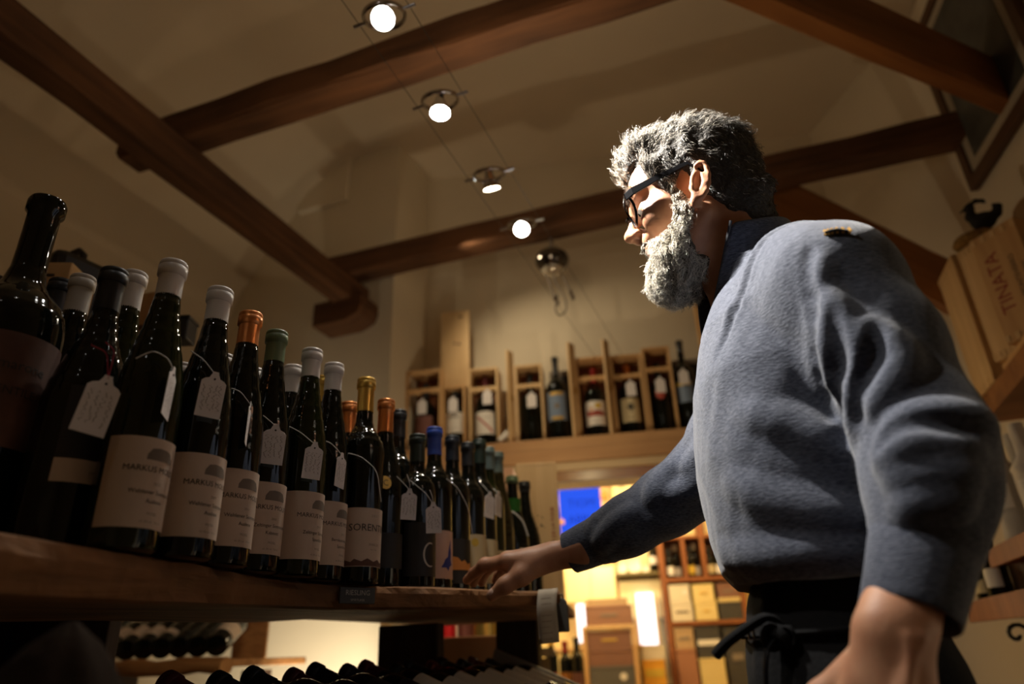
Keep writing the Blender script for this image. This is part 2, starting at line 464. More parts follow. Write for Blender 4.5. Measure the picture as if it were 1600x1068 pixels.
class Solid:
    def __init__(s): s.p = []
    def put(s, f, c, r, k=0.01, op='u'):
        s.p.append((f, np.asarray(c, float), float(r), k, op)); return s
    def ball(s, c, r, k=0.01, op='u'):
        c = np.asarray(c, float)
        return s.put(lambda P: np.sqrt(((P - c) ** 2).sum(1)) - r, c, r, k, op)
    def ell(s, c, r, k=0.01, op='u', M=None):
        c = np.asarray(c, float); r = np.asarray(r, float)
        A = np.eye(3) if M is None else np.asarray(M, float)      # rows: local axes
        def f(P):
            q = (P - c) @ A.T
            k0 = np.sqrt(((q / r) ** 2).sum(1)); k1 = np.sqrt(((q / (r * r)) ** 2).sum(1)) + 1e-9
            return k0 * (k0 - 1.0) / k1
        return s.put(f, c, r.max(), k, op)
    def cone(s, a, b, ra, rb, k=0.01, op='u'):
        a = np.asarray(a, float); b = np.asarray(b, float); ba = b - a; L2 = ba @ ba
        def f(P):
            t = np.clip(((P - a) @ ba) / L2, 0, 1)
            return np.sqrt(((P - a - t[:, None] * ba) ** 2).sum(1)) - (ra + (rb - ra) * t)
        return s.put(f, (a + b) / 2, np.sqrt(L2) / 2 + max(ra, rb), k, op)
    def chain(s, pts, rs, k=0.01, op='u'):
        for i in range(len(pts) - 1): s.cone(pts[i], pts[i + 1], rs[i], rs[i + 1], k, op)
        return s
    def __call__(s, P, prims=None):
        d = np.full(len(P), BIG)
        for f, c, r, k, op in (s.p if prims is None else prims):
            v = f(P)
            if op == 'u': d = smin(d, v, k)
            elif op == 's': d = -smin(-d, v, k)
            elif op == 'i': d = -smin(-d, -v, k)
            elif op == 'd': d = d + v
        return d
    def mesh(s, lo, hi, h, name='solid'):
        lo = np.asarray(lo, float); hi = np.asarray(hi, float)
        N = 20
        nb = np.ceil((hi - lo) / (h * N)).astype(int)
        n = nb * N + 1
        val = np.full(n, BIG, np.float32)
        g = np.stack(np.meshgrid(*[np.arange(q) for q in nb], indexing='ij'), -1).reshape(-1, 3)
        cen = lo + (g + 0.5) * N * h
        half = N * h * 0.87
        d0 = s(cen)
        loc = np.stack(np.meshgrid(*[np.arange(N + 1)] * 3, indexing='ij'), -1).reshape(-1, 3)
        for b, c, d in zip(g, cen, d0):
            if abs(d) > half * 1.6 + 0.02:
                if d < 0: val[b[0] * N:b[0] * N + N + 1, b[1] * N:b[1] * N + N + 1, b[2] * N:b[2] * N + N + 1] = -BIG
                continue
            pr = [p for p in s.p if p[4] in 'id' or np.linalg.norm(p[1] - c) < p[2] + half + p[3] + 0.02]
            P = lo + (b * N + loc) * h
            val[b[0] * N:b[0] * N + N + 1, b[1] * N:b[1] * N + N + 1, b[2] * N:b[2] * N + N + 1] = s(P, pr).reshape(N + 1, N + 1, N + 1)
        Sg = val < 0
        u = Sg.astype(np.uint8)
        cnt = sum(u[i:n[0] - 1 + i, j:n[1] - 1 + j, k:n[2] - 1 + k] for i in (0, 1) for j in (0, 1) for k in (0, 1))
        act = np.argwhere((cnt > 0) & (cnt < 8))
        idx = np.full(n - 1, -1, np.int32)
        idx[act[:, 0], act[:, 1], act[:, 2]] = np.arange(len(act))
        acc = np.zeros((len(act), 3)); num = np.zeros(len(act))
        cor = [(i, j, k) for i in (0, 1) for j in (0, 1) for k in (0, 1)]
        for a in cor:
            for ax in range(3):
                if a[ax]: continue
                b = list(a); b[ax] = 1
                va = val[act[:, 0] + a[0], act[:, 1] + a[1], act[:, 2] + a[2]].astype(float)
                vb = val[act[:, 0] + b[0], act[:, 1] + b[1], act[:, 2] + b[2]].astype(float)
                m = (va < 0) != (vb < 0)
                t = np.where(m, va / np.where(m, va - vb, 1), 0)
                p = np.tile(np.asarray(a, float), (len(act), 1)); p[:, ax] += t
                acc[m] += p[m]; num[m] += 1
        Vt = lo + (act + acc / num[:, None]) * h
        quads = []
        for ax in range(3):
            o1, o2 = [q for q in range(3) if q != ax]
            sl0 = [slice(None)] * 3; sl1 = [slice(None)] * 3
            sl0[ax] = slice(0, n[ax] - 1); sl1[ax] = slice(1, n[ax])
            A, B = Sg[tuple(sl0)], Sg[tuple(sl1)]
            e = np.argwhere(A != B)
            e = e[(e[:, o1] > 0) & (e[:, o2] > 0) & (e[:, o1] < n[o1] - 1) & (e[:, o2] < n[o2] - 1)]
            ins = A[e[:, 0], e[:, 1], e[:, 2]]
            def at(d1, d2):
                q = e.copy(); q[:, o1] += d1; q[:, o2] += d2
                return idx[q[:, 0], q[:, 1], q[:, 2]]
            q = np.stack([at(-1, -1), at(0, -1), at(0, 0), at(-1, 0)], 1)
            fl = ins if ax != 1 else ~ins
            q[~fl] = q[~fl][:, ::-1]
            quads.append(q)
        Q = np.concatenate(quads); Q = Q[(Q >= 0).all(1)]
        # pull vertices onto the surface
        return Vt, Q

def np_mesh(name, V, Q, smooth=True):
    me = bpy.data.meshes.new(name)
    k = Q.shape[1]
    me.vertices.add(len(V)); me.vertices.foreach_set('co', np.asarray(V, np.float32).ravel())
    me.loops.add(Q.size); me.loops.foreach_set('vertex_index', Q.astype(np.int32).ravel())
    me.polygons.add(len(Q)); me.polygons.foreach_set('loop_start', np.arange(0, Q.size, k, dtype=np.int32))
    try: me.polygons.foreach_set('loop_total', np.full(len(Q), k, np.int32))
    except Exception: pass
    me.update(calc_edges=True); me.validate()
    if smooth: me.polygons.foreach_set('use_smooth', np.ones(len(me.polygons), bool))
    return me

def vnoise(P, f, seed=0):
    """cheap smooth noise in -1..1 (sum of rotated sines)"""
    r = np.random.default_rng(seed); out = np.zeros(len(P))
    for _ in range(5):
        d = r.normal(size=3); d /= np.linalg.norm(d)
        d2 = r.normal(size=3); d2 /= np.linalg.norm(d2)
        out += np.sin((P @ d) * f * r.uniform(0.7, 1.4) + r.uniform(0, 6.28) + 1.3 * np.sin((P @ d2) * f * 0.7 + r.uniform(0, 6)))
    return out / 3.2

# ---------------------------------------------------------------- the man
def build_person():
    skin = mat('skin', (0.55, 0.285, 0.165), 0.5, spec=0.35, col2=(0.43, 0.195, 0.108), vscale=38, bump=0.06, bscale=420, sss=0.12)
    A10 = R(10)
    O = np.array([-0.02, 0.925, 1.62])
    fx = np.array([-math.cos(A10), 0, -math.sin(A10)]); lx = np.array([0, -1.0, 0]); ux = np.array([-math.sin(A10), 0, math.cos(A10)])
    H = lambda a, b, c: O + fx * a + lx * b + ux * c
    HM = np.stack([fx, lx, ux])
    loc = lambda P: (np.asarray(P) - O) @ HM.T

    root = thing('person', 'man with grey hair and full beard in a navy half-zip sweater reaching for a bottle', 'person', (0.06, 0.95, 0))
    def kid(name, me, m, parent=None, **k):
        o = obj(name, me, m, **k)
        p = parent or root
        o.parent = p
        if p is root: o.matrix_parent_inverse = Matrix.Translation((-0.06, -0.95, 0))
        return o

    # ---- skin: head, neck, trunk, arms and hands, one surface
    b = Solid()
    b.ell(H(-.008, 0, .045), (.094, .073, .086), .01, M=HM)
    b.ell(H(.032, 0, -.025), (.056, .060, .085), .03, M=HM)
    b.ell(H(.050, 0, .048), (.046, .060, .050), .02, M=HM)
    b.ell(H(.062, 0, -.085), (.030, .030, .024), .03, M=HM)
    for s in (-1, 1):
        b.cone(H(.090, s * .010, .030), H(.078, s * .048, .028), .0105, .009, .012)
        b.ell(H(.060, s * .042, -.020), (.030, .022, .026), .02, M=HM)
        b.cone(H(.0, s * .058, -.055), H(.055, s * .03, -.092), .014, .016, .025)
        b.ball(H(.094, s * .033, .003), .0155, .012, 's')
        b.ell(H(.0745, s * .0325, .004), (.0150, .0165, .0142), .004, M=HM)
    b.cone(H(.094, 0, .024), H(.112, 0, -.008), .0075, .0085, .012)
    b.ell(H(.112, 0, -.012), (.0125, .0105, .0095), .008, M=HM)
    for s in (-1, 1):
        b.ell(H(.102, s * .0115, -.0165), (.0105, .0075, .0075), .006, M=HM)
        b.ball(H(.106, s * .0075, -.0265), .0036, .004, 's')
    b.ell(H(.088, 0, -.036), (.014, .024, .014), .012, M=HM)
    b.ell(H(.0925, 0, -.0495), (.0085, .021, .0050), .005, M=HM)
    b.ell(H(.0875, 0, -.0610), (.0085, .019, .0058), .005, M=HM)
    b.ell(H(.094, 0, -.0555), (.008, .022, .0014), .003, 's', M=HM)
    # ears
    for s in (-1, 1):
        t = R(-20)
        ef = fx * math.cos(t) + ux * math.sin(t) * -1; eu = ux * math.cos(t) + fx * math.sin(t)
        el = lx * s * 0.94 - fx * 0.34
        EM = np.stack([ef, el, eu])
        c = H(-.002, s * .0775, -.022)
        b.ell(c + eu * .006, (.0130, .0065, .031), .006, M=EM)
        b.ell(c - eu * .026 + ef * .004, (.0080, .0055, .012), .006, M=EM)
        b.ell(c + el * .008 + eu * .002 + ef * .003, (.0075, .0062, .0180), .003, 's', M=EM)
        rim = []
        for q in range(11):
            w = R(-60 + 270 * q / 10)
            rim.append(c + ef * (-.0122 * math.sin(w)) + eu * (.006 + .030 * math.cos(w)) + el * .0045)
        b.chain(rim[1:10], [.0036] * 9, .003)
        b.chain([c + ef * .0 + el * .004 - eu * .016, c - ef * .006 + el * .005 + eu * .0, c - ef * .003 + el * .005 + eu * .016], [.0028] * 3, .004)
        b.ball(c + ef * .010 + el * .003 - eu * .006, .005, .004)
    # neck and trunk
    b.cone(H(-.030, 0, -.030), (0.062, .945, 1.44), .051, .060, .02)
    b.cone(H(.01, 0, -.07), (0.015, .94, 1.45), .036, .040, .03)
    b.ell((0.05, .95, 1.33), (.085, .15, .14), .05)
    b.ell((0.05, .95, 1.12), (.085, .13, .16), .05)
    # left arm
    b.chain([(0.09, .80, 1.385), (0.115, .79, 1.37), (0.152, .745, 1.172), (0.118, .719, 1.07)], [.05, .055, .037, .031], .03)
    b.chain([(0.126, .722, 1.08), (0.089, .690, 1.012)], [.028, .0225], .012)
    b.chain([(0.106, .716, 1.06), (0.070, .682, 1.008)], [.027, .0225], .012)
    b.chain([(0.080, .687, 1.010), (0.060, .682, .935)], [.025, .020], .014)
    mc = [(.018, .688, .925), (.040, .678, .918), (.062, .678, .918), (.082, .686, .925)]
    for q in mc: b.cone((.072 + (q[0] - .05) * .3, .684, 1.0), q, .016, .0125, .014)
    for q, (ln, cu) in zip(mc, ((.040, .0), (.044, .0), (.041, .0), (.032, .0))):
        p0 = np.array(q); p1 = p0 + np.array([-.012, .012, -ln]); p2 = p1 + np.array([-.010, .018, -ln * .62]); p3 = p2 + np.array([-.006, .018, -ln * .42])
        b.chain([p0, p1, p2, p3], [.0105, .0095, .0085, .0072], .004)
    b.chain([(.055, .700, .985), (.012, .712, .955), (-.008, .716, .925), (-.018, .718, .900)], [.017, .0135, .011, .009], .008)
    # tendons and veins on the back of the left hand
    for a_, c_ in (((.092, .664, 1.000), (.045, .656, .930)), ((.082, .660, 1.000), (.066, .657, .93))): b.cone(a_, c_, .0035, .003, .006)
    # right arm and hand
    b.chain([(0.06, 1.08, 1.39), (0.05, 1.10, 1.38), (-.105, 1.215, 1.262), (-.235, 1.211, 1.196), (-.330, 1.217, 1.163)], [.05, .055, .040, .038, .030], .03)
    W = np.array([-.372, 1.216, 1.155])
    b.chain([(-.320, 1.205, 1.163), W + (.004, -.012, -.002)], [.029, .0235], .012)
    b.chain([(-.320, 1.228, 1.167), W + (.004, .014, .003)], [.029, .0235], .012)
    fingers = [[(-.457, 1.177, 1.147), (-.501, 1.184, 1.146), (-.527, 1.197, 1.136), (-.546, 1.208, 1.126)],
               [(-.464, 1.201, 1.154), (-.511, 1.213, 1.151), (-.533, 1.222, 1.136), (-.543, 1.229, 1.122)],
               [(-.467, 1.226, 1.157), (-.509, 1.242, 1.153), (-.528, 1.246, 1.139), (-.535, 1.249, 1.124)],
               [(-.462, 1.250, 1.155), (-.495, 1.264, 1.149), (-.508, 1.266, 1.138), (-.514, 1.266, 1.127)]]
    for k, fg in enumerate(fingers):
        m0 = np.array(fg[0])
        b.cone(W + np.array([-.004, (k - 1.5) * .011, .002]), m0, .0175, .0135, .014)
        r0 = (.0120, .0120, .0115, .0100)[k]
        b.chain(fg, [r0, r0 * .92, r0 * .82, r0 * .70], .004)
        b.ball(np.array(fg[0]) + (0, 0, .002), r0 * 1.06, .008)
        b.ball(np.array(fg[1]) + (0, 0, .001), r0 * .98, .006)
    b.ell((-.425, 1.205, 1.141), (.036, .034, .016), .02)
    th = [(-.388, 1.196, 1.146), (-.428, 1.174, 1.122), (-.454, 1.164, 1.108), (-.479, 1.163, 1.093)]
    b.chain(th, [.0185, .0155, .0125, .0100], .012)
    b.ball(th[2], .0128, .006)
    for k in range(3): b.cone(W + np.array([-.012, (k - 1) * .010 - .004, .020]), np.array(fingers[k][0]) + (0.004, 0, .0105), .0030, .0028, .007)
    V, Q = b.mesh((-.58, .62, .80), (.22, 1.31, 1.80), .0027)
    body = kid('body', np_mesh('body', V, Q), skin)

    # thumb nail, eyes, lenses
    nail = mat('nail', (0.62, 0.40, 0.31), 0.3)
    nb = MB().lathe([(.0001, .0016), (.0035, .0013), (.0058, .0)], 14, Matrix.Translation((-.4775, 1.1535, 1.0975)) @ Vector((-.25, -1, .35)).to_track_quat('Z', 'Y').to_matrix().to_4x4(), False, True)
    kid('thumb_nail', nb, nail, smooth=True, label='pale nail of the right thumb')
    eye_m = mat('eye_white', (0.62, 0.55, 0.50), 0.15)
    iris_m = mat('iris', (0.03, 0.02, 0.012), 0.1)
    for s in (-1, 1):
        c = H(.0795, s * .0325, .0015)
        eb = Solid(); eb.ball(c, .0120)
        V, Q = eb.mesh(c - .016, c + .016, .0016)
        e = kid('eye', np_mesh('eye', V, Q), eye_m)
        dd = Vector(fx * .9 - ux * .42).normalized()
        ib = MB().lathe([(.0056, .0108), (.004, .0117), (.0001, .0121)], 16, Matrix.Translation(Vector(c)) @ dd.to_track_quat('Z', 'Y').to_matrix().to_4x4(), False, True)
        i = obj('iris', ib, iris_m, e, smooth=True)
    # ---- glasses
    fr = mat('glasses_frame', (0.005, 0.005, 0.006), 0.22, spec=0.15)
    lens_m = mat('lens', (1, 1, 1), 0.0, trans=1.0); lens_m.node_tree.nodes['Principled BSDF'].inputs['IOR'].default_value = 1.02
    lens_m.node_tree.nodes['Principled BSDF'].inputs['Specular IOR Level'].default_value = 0.9
    g = MB()
    ring_pts = {}
    for s in (-1, 1):
        pts = []
        for q in range(28):
            w = 2 * math.pi * q / 28
            a = math.cos(w); c = math.sin(w)
            a = math.copysign(abs(a) ** .8, a); c = math.copysign(abs(c) ** .8, c)
            pts.append(H(.1075 - .010 * abs(a * s * .5 + .5) ** 2 - .004 * c * -1 - .004, s * .034 + .0265 * a, .010 + .0205 * c))
        ring_pts[s] = pts
        g.tube(pts, .0021, 8, closed=True)
    g.tube([H(.1085, -.0085, .018), H(.1115, 0, .021), H(.1085, .0085, .018)], .0022, 8)
    spect = kid('glasses', g, fr, smooth=True, label='black rimmed glasses')
    for s in (-1, 1):
        # end piece and temple, a flat bar widening towards the front
        tb = MB()
        P0, P1, P2, P3 = H(.101, s * .0615, .0190), H(.088, s * .0705, .0185), H(.000, s * .0790, .0215), H(-.016, s * .0800, -.006)
        V, F = [], []
        for p, hh in ((P0, .0062), (P1, .0066), (H(.05, s * .0755, .0200), .0050), (P2, .0036), (P3, .003)):
            for dl, du in ((-.0016, -hh), (.0016, -hh), (.0016, hh), (-.0016, hh)):
                V.append(p + lx * dl + ux * du)
        for i in range(4):
            for q in range(4): F.append((i * 4 + q, i * 4 + (q + 1) % 4, i * 4 + 4 + (q + 1) % 4, i * 4 + 4 + q))
        F += [(0, 1, 2, 3), (19, 18, 17, 16)]
        tb.add(V, F)
        obj('temple', tb, fr, spect, bevel=.0008)
        lb = MB(); pts = ring_pts[s]; cc = sum(pts) / len(pts)
        lb.add([cc] + pts, [(0, i + 1, (i + 1) % 28 + 1) for i in range(28)])
        o = obj('lens', lb, lens_m, spect)
        m = o.modifiers.new('thick', 'SOLIDIFY'); m.thickness = .0012

    # ---- hair and beard: a soft mass under many single strands
    hair_d = mat('hair_mass', (0.050, 0.044, 0.037), 0.75, bump=0.6, bscale=260)
    beard_d = mat('beard_mass', (0.12, 0.105, 0.083), 0.8, bump=0.6, bscale=260)
    hm, N, L_, B = _new('hair_strands')
    at = N.new('ShaderNodeVertexColor'); at.layer_name = 'shade'
    L_.new(at.outputs['Color'], B.inputs['Base Color']); B.inputs['Roughness'].default_value = 0.42; B.inputs['Specular IOR Level'].default_value = 0.6

    hs = Solid()
    hs.ell(H(-.010, 0, .053), (.098, .080, .093), .01, M=HM)
    hs.ell(H(.052, .004, .106), (.045, .058, .032), .03, M=HM)
    hs.ell(H(-.044, 0, -.012), (.054, .067, .070), .03, M=HM)
    hs.cone(H(-.07, .03, -.04), H(-.062, .02, -.085), .03, .022, .02); hs.cone(H(-.07, -.03, -.04), H(-.062, -.02, -.085), .03, .022, .02)
    hs.ell(H(.105, 0, -.022), (.070, .115, .098), .012, 's', M=HM)
    for s in (-1, 1):
        hs.ell(H(.0, s * .088, -.022), (.026, .022, .036), .008, 's', M=HM)
        hs.cone(H(.046, s * .066, .050), H(.036, s * .0665, .012), .013, .0100, .012)
    hs.put(lambda P: .0030 * vnoise(P, 150, 3) + .002 * vnoise(P, 420, 5), O, 1, 0, 'd')
    V, Q = hs.mesh(O - .17, O + .20, .0040)
    hair = kid('hair', np_mesh('hair', V, Q), hair_d, label='short wavy salt-and-pepper hair')
    Vh = V
    bs = Solid()
    bs.ell(H(.066, 0, -.094), (.032, .041, .036), .02, M=HM)
    bs.ell(H(.086, 0, -.112), (.020, .030, .023), .02, M=HM)
    bs.ell(H(.045, 0, -.112), (.035, .045, .022), .02, M=HM)
    for s in (-1, 1):
        bs.cone(H(.036, s * .0675, .016), H(.027, s * .0625, -.045), .0065, .0100, .01)
        bs.cone(H(.028, s * .060, -.045), H(.054, s * .042, -.086), .011, .021, .02)
        bs.cone(H(.062, s * .038, -.060), H(.070, s * .03, -.083), .010, .014, .015)
        bs.cone(H(.0975, s * .006, -.0375), H(.080, s * .028, -.056), .0060, .0075, .006)
    bs.ell(H(.094, 0, -.0560), (.016, .022, .0065), .006, 's', M=HM)
    bs.put(lambda P: .0030 * vnoise(P, 180, 8) + .002 * vnoise(P, 460, 9), O, 1, 0, 'd')
    V, Q = bs.mesh(O - .17, O + .17, .0036)
    beard = kid('beard', np_mesh('beard', V, Q), beard_d, label='bushy pale grey beard and moustache')
    Vb = V

    def strands(name, roots, normals, dirs, length, curl, r0, shade, m, parent, seed, clumps=0, pull=.7):
        rg = np.random.default_rng(seed)
        S_, K = len(roots), 7
        t = np.linspace(0, 1, K)
        ref = np.cross(dirs, normals); ref /= np.linalg.norm(ref, axis=1, keepdims=True) + 1e-9
        nn = np.cross(ref, dirs)
        ph = rg.uniform(0, 6.28, S_); fr_ = rg.uniform(.8, 1.7, S_)
        P = np.empty((S_, K, 3))
        drift = rg.normal(0, .13, (S_, 3))
        for i, q in enumerate(t):
            w = ph + 6.28 * fr_ * q
            P[:, i] = roots + (dirs + drift * q) * (length * q)[:, None] + ref * (curl * np.sin(w) * q ** .6)[:, None] + nn * (curl * .7 * np.cos(w) * q ** .6 + length * .10 * np.sin(3.14 * q))[:, None]
        if clumps:                       # neighbouring strands gather into locks
            ci = rg.choice(S_, clumps, replace=False)
            near_ = np.empty(S_, int)
            for a_ in range(0, S_, 1500):
                near_[a_:a_ + 1500] = ci[np.argmin(((roots[a_:a_ + 1500, None] - roots[None, ci]) ** 2).sum(2), 1)]
            ctr = P[near_]
            q_ = (t ** .8)[None, :, None] * pull
            P = P * (1 - q_) + (ctr + (P[:, :1] - ctr[:, :1]) * .30) * q_
        T = np.gradient(P, axis=1); T /= np.linalg.norm(T, axis=2, keepdims=True) + 1e-9
        up = np.array([.3, -.5, .81]); a = np.cross(T, up); a /= np.linalg.norm(a, axis=2, keepdims=True) + 1e-9
        c = np.cross(T, a)
        rad = (r0[:, None] * (1 - .65 * t[None])) [:, :, None]
        ring = np.stack([P + rad * (a * math.cos(w) + c * math.sin(w)) for w in (0, 2.094, 4.189)], 2)   # S K 3 3
        Vv = ring.reshape(-1, 3)
        base = np.arange(S_)[:, None, None] * (K * 3)
        i = np.arange(K - 1)[None, :, None] * 3; q = np.arange(3)[None, None, :]; q2 = (q + 1) % 3
        Fq = np.stack([base + i + q, base + i + q2, base + i + 3 + q2, base + i + 3 + q], -1).reshape(-1, 4)
        me = np_mesh(name, Vv, Fq)
        col = me.color_attributes.new('shade', 'FLOAT_COLOR', 'POINT')
        cc = np.repeat(shade, K * 3, 0); cc = np.concatenate([cc, np.ones((len(cc), 1))], 1)
        col.data.foreach_set('color', cc.astype(np.float32).ravel())
        o = obj(name, me, m, parent); o['kind'] = 'stuff'
        return o
    def grad(sol, P):
        e = .002; d = np.stack([sol(P + np.eye(3)[k] * e) - sol(P - np.eye(3)[k] * e) for k in range(3)], 1)
        return d / (np.linalg.norm(d, axis=1, keepdims=True) + 1e-9)
    rg = np.random.default_rng(11)
    # head hair: combed back from the brow in waves
    vis = Vh[(b(Vh) > .002)]
    R0 = vis[rg.integers(0, len(vis), 11000)] + rg.normal(0, .0012, (11000, 3))
    n_ = grad(hs, R0); q = loc(R0)
    back = np.stack([-1.0 + 0 * q[:, 0], q[:, 1] * 5, .55 - 7 * np.clip(-q[:, 0], 0, .1) - 6 * np.clip(.09 - q[:, 2], 0, .2)], 1)
    fw_ = np.clip((q[:, 0] - .01) / .075, 0, 1)[:, None]; fw_ = fw_ * fw_ * (3 - 2 * fw_)
    back = back / np.linalg.norm(back, axis=1, keepdims=True) * (1 - fw_) + np.stack([.25 + 0 * q[:, 0], q[:, 1] * 5, .55 + 0 * q[:, 0]], 1) * fw_
    low = (q[:, 2] < .07) & (q[:, 0] < .05)
    back[low] = np.stack([-.55 + 0 * q[low, 0], 0 * q[low, 0], -.8 + 0 * q[low, 0]], 1)
    d = back @ HM + .45 * vnoise(R0, 75, 21)[:, None] * np.array([.2, 1, .3])
    d -= n_ * (d * n_).sum(1, keepdims=True); d /= np.linalg.norm(d, axis=1, keepdims=True) + 1e-9
    d += n_ * .07; d /= np.linalg.norm(d, axis=1, keepdims=True)
    ln = np.where(low, .012, .024) * rg.uniform(.6, 1.25, len(R0))
    light_ = np.clip(.50 + 4.5 * q[:, 0] + 2.5 * (q[:, 2] - .11), .06, .90)  # salt-and-pepper mix, with the shade at the back painted in as darker strands
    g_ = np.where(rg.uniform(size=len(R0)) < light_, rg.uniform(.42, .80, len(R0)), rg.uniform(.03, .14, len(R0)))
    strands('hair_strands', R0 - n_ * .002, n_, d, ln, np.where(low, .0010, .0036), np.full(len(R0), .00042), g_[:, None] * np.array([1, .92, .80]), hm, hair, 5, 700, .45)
    # beard
    vis = Vb[(b(Vb) > .0015)]
    R0 = vis[rg.integers(0, len(vis), 8500)] + rg.normal(0, .001, (8500, 3))
    n_ = grad(bs, R0); q = loc(R0)
    d = np.stack([.25 + 0 * q[:, 0], q[:, 1] * 3, -1.0 + 0 * q[:, 0]], 1) @ HM
    d -= .8 * n_ * (d * n_).sum(1, keepdims=True); d /= np.linalg.norm(d, axis=1, keepdims=True) + 1e-9
    d = d + n_ * .36; d /= np.linalg.norm(d, axis=1, keepdims=True)
    side = q[:, 2] > -.05
    ln = np.where(side, .008, .019) * rg.uniform(.6, 1.3, len(R0))
    g_ = np.where(rg.uniform(size=len(R0)) < .78, rg.uniform(.55, .95, len(R0)), rg.uniform(.08, .25, len(R0)))
    strands('beard_strands', R0 - n_ * .002, n_, d, ln, np.where(side, .0016, .0050), np.full(len(R0), .00046), g_[:, None] * np.array([1, .93, .80]), hm, beard, 6, 620, .50)
    # eyebrows
    eb = []
    for s in (-1, 1):
        w = rg.uniform(0, 1, 160)
        eb.append(np.stack([.0985 - .016 * w ** 2, s * (.012 + .038 * w), .034 + .004 * np.sin(3 * w) + rg.normal(0, .002, 160)], 1))
    q = np.concatenate(eb); R0 = O + q @ HM
    n_ = np.tile(fx, (len(R0), 1)); d = np.stack([.35 + 0 * q[:, 0], np.sign(q[:, 1]) * .8, .35 + 0 * q[:, 0]], 1) @ HM
    d /= np.linalg.norm(d, axis=1, keepdims=True)
    g_ = rg.uniform(.06, .4, len(R0))
    brow = strands('eyebrow_hair', R0, n_, d, np.full(len(R0), .011), np.full(len(R0), .0008), np.full(len(R0), .0004), g_[:, None] * np.array([1, .9, .78]), hm, None, 7)
    brow.parent = root; brow.matrix_parent_inverse = Matrix.Translation((-0.06, -0.95, 0))

    # ---- sweater
    sm, N, L_, B = _new('navy_knit')
    tc = N.new('ShaderNodeTexCoord'); mp = N.new('ShaderNodeMapping'); mp.inputs['Scale'].default_value = (160, 160, 620)
    L_.new(tc.outputs['Object'], mp.inputs[0])
    nz = N.new('ShaderNodeTexNoise'); nz.inputs['Scale'].default_value = 1.0; nz.inputs['Detail'].default_value = 3
    L_.new(mp.outputs[0], nz.inputs['Vector'])
    rp = N.new('ShaderNodeValToRGB'); rp.color_ramp.elements[0].position = .3; rp.color_ramp.elements[1].position = .72
    rp.color_ramp.elements[0].color = (.024, .030, .048, 1); rp.color_ramp.elements[1].color = (.090, .099, .130, 1)
    L_.new(nz.outputs['Fac'], rp.inputs[0]); L_.new(rp.outputs[0], B.inputs['Base Color'])
    bp = N.new('ShaderNodeBump'); bp.inputs['Strength'].default_value = .35; bp.inputs['Distance'].default_value = .004
    L_.new(nz.outputs['Fac'], bp.inputs['Height']); L_.new(bp.outputs[0], B.inputs['Normal'])
    B.inputs['Roughness'].default_value = .95; B.inputs['Specular IOR Level'].default_value = .1; B.inputs['Sheen Weight'].default_value = .25

    w = Solid()
    zs = np.array([1.02, 1.045, 1.062, 1.08, 1.12, 1.20, 1.30, 1.38, 1.43, 1.465, 1.49])
    xf = np.array([-.020, -.035, -.060, -.074, -.082, -.086, -.076, -.055, -.034, -.016, .000])
    xb = np.array([.135, .145, .155, .16, .165, .172, .177, .172, .155, .130, .120])
    hy = np.array([.140, .150, .162, .172, .178, .181, .182, .170, .130, .085, .07])
    def torso(P):
        z = P[:, 2]
        f_, k_, h_ = np.interp(z, zs, xf), np.interp(z, zs, xb), np.interp(z, zs, hy)
        cx, ax = (f_ + k_) / 2, (k_ - f_) / 2
        e = (np.abs((P[:, 0] - cx) / ax) ** 2.2 + np.abs((P[:, 1] - .95) / h_) ** 2.2) ** (1 / 2.2)
        d = (e - 1) * np.minimum(ax, h_) * .9
        return np.maximum(d, np.maximum(z - 1.485, 1.062 - z))
    w.put(torso, (0.05, .95, 1.27), .36, .01)
    # shoulders
    w.chain([(0.065, .90, 1.445), (0.09, .83, 1.410), (0.112, .79, 1.372)], [.050, .066, .074], .03)
    w.chain([(0.065, 1.0, 1.445), (0.06, 1.06, 1.410), (0.045, 1.10, 1.380)], [.050, .066, .074], .03)
    # left sleeve
    aL = [np.array(q) for q in ((0.112, .79, 1.372), (0.134, .770, 1.285), (0.152, .745, 1.175), (0.140, .733, 1.130), (0.122, .721, 1.080))]
    w.chain(aL, [.072, .064, .055, .053, .046], .022)
    c0, c1 = np.array([0.122, .721, 1.080]), np.array([0.0925, .7000, 1.016])
    ax_ = (c1 - c0) / np.linalg.norm(c1 - c0)
    def cuff(c0, c1, ra, rb):
        a = (c1 - c0); Lc = np.linalg.norm(a); a = a / Lc
        def f(P):
            t = (P - c0) @ a
            rad = np.sqrt(np.maximum(((P - c0) ** 2).sum(1) - t * t, 0))
            return np.maximum(rad - (ra + (rb - ra) * np.clip(t / Lc, 0, 1)) + .0007 * np.sin(np.clip(t, 0, 1) * 0), np.maximum(t - Lc, -t))
        return f
    def hole(c0, c1, r):
        a = (c1 - c0) / np.linalg.norm(c1 - c0)
        def f(P):
            t = (P - c1) @ a
            rad = np.sqrt(np.maximum(((P - c1) ** 2).sum(1) - t * t, 0))
            return np.maximum(rad - r, -.012 - t)
        return f
    # sleeve bulging over the cuff
    rg2 = [c0 - ax_ * .004 + (np.cross(ax_, [0, 1, 0]) * math.cos(q) + np.cross(ax_, np.cross(ax_, [0, 1, 0])) * math.sin(q)) * .0415 for q in np.linspace(0, 2 * math.pi, 17)]
    w.chain(rg2, [.0055] * 17, .006)
    # right sleeve
    aR = [np.array(q) for q in ((0.045, 1.10, 1.378), (-.035, 1.165, 1.325), (-.105, 1.213, 1.262), (-.170, 1.214, 1.228), (-.240, 1.212, 1.196), (-.290, 1.215, 1.178))]
    w.chain(aR, [.074, .066, .060, .054, .049, .043], .022)
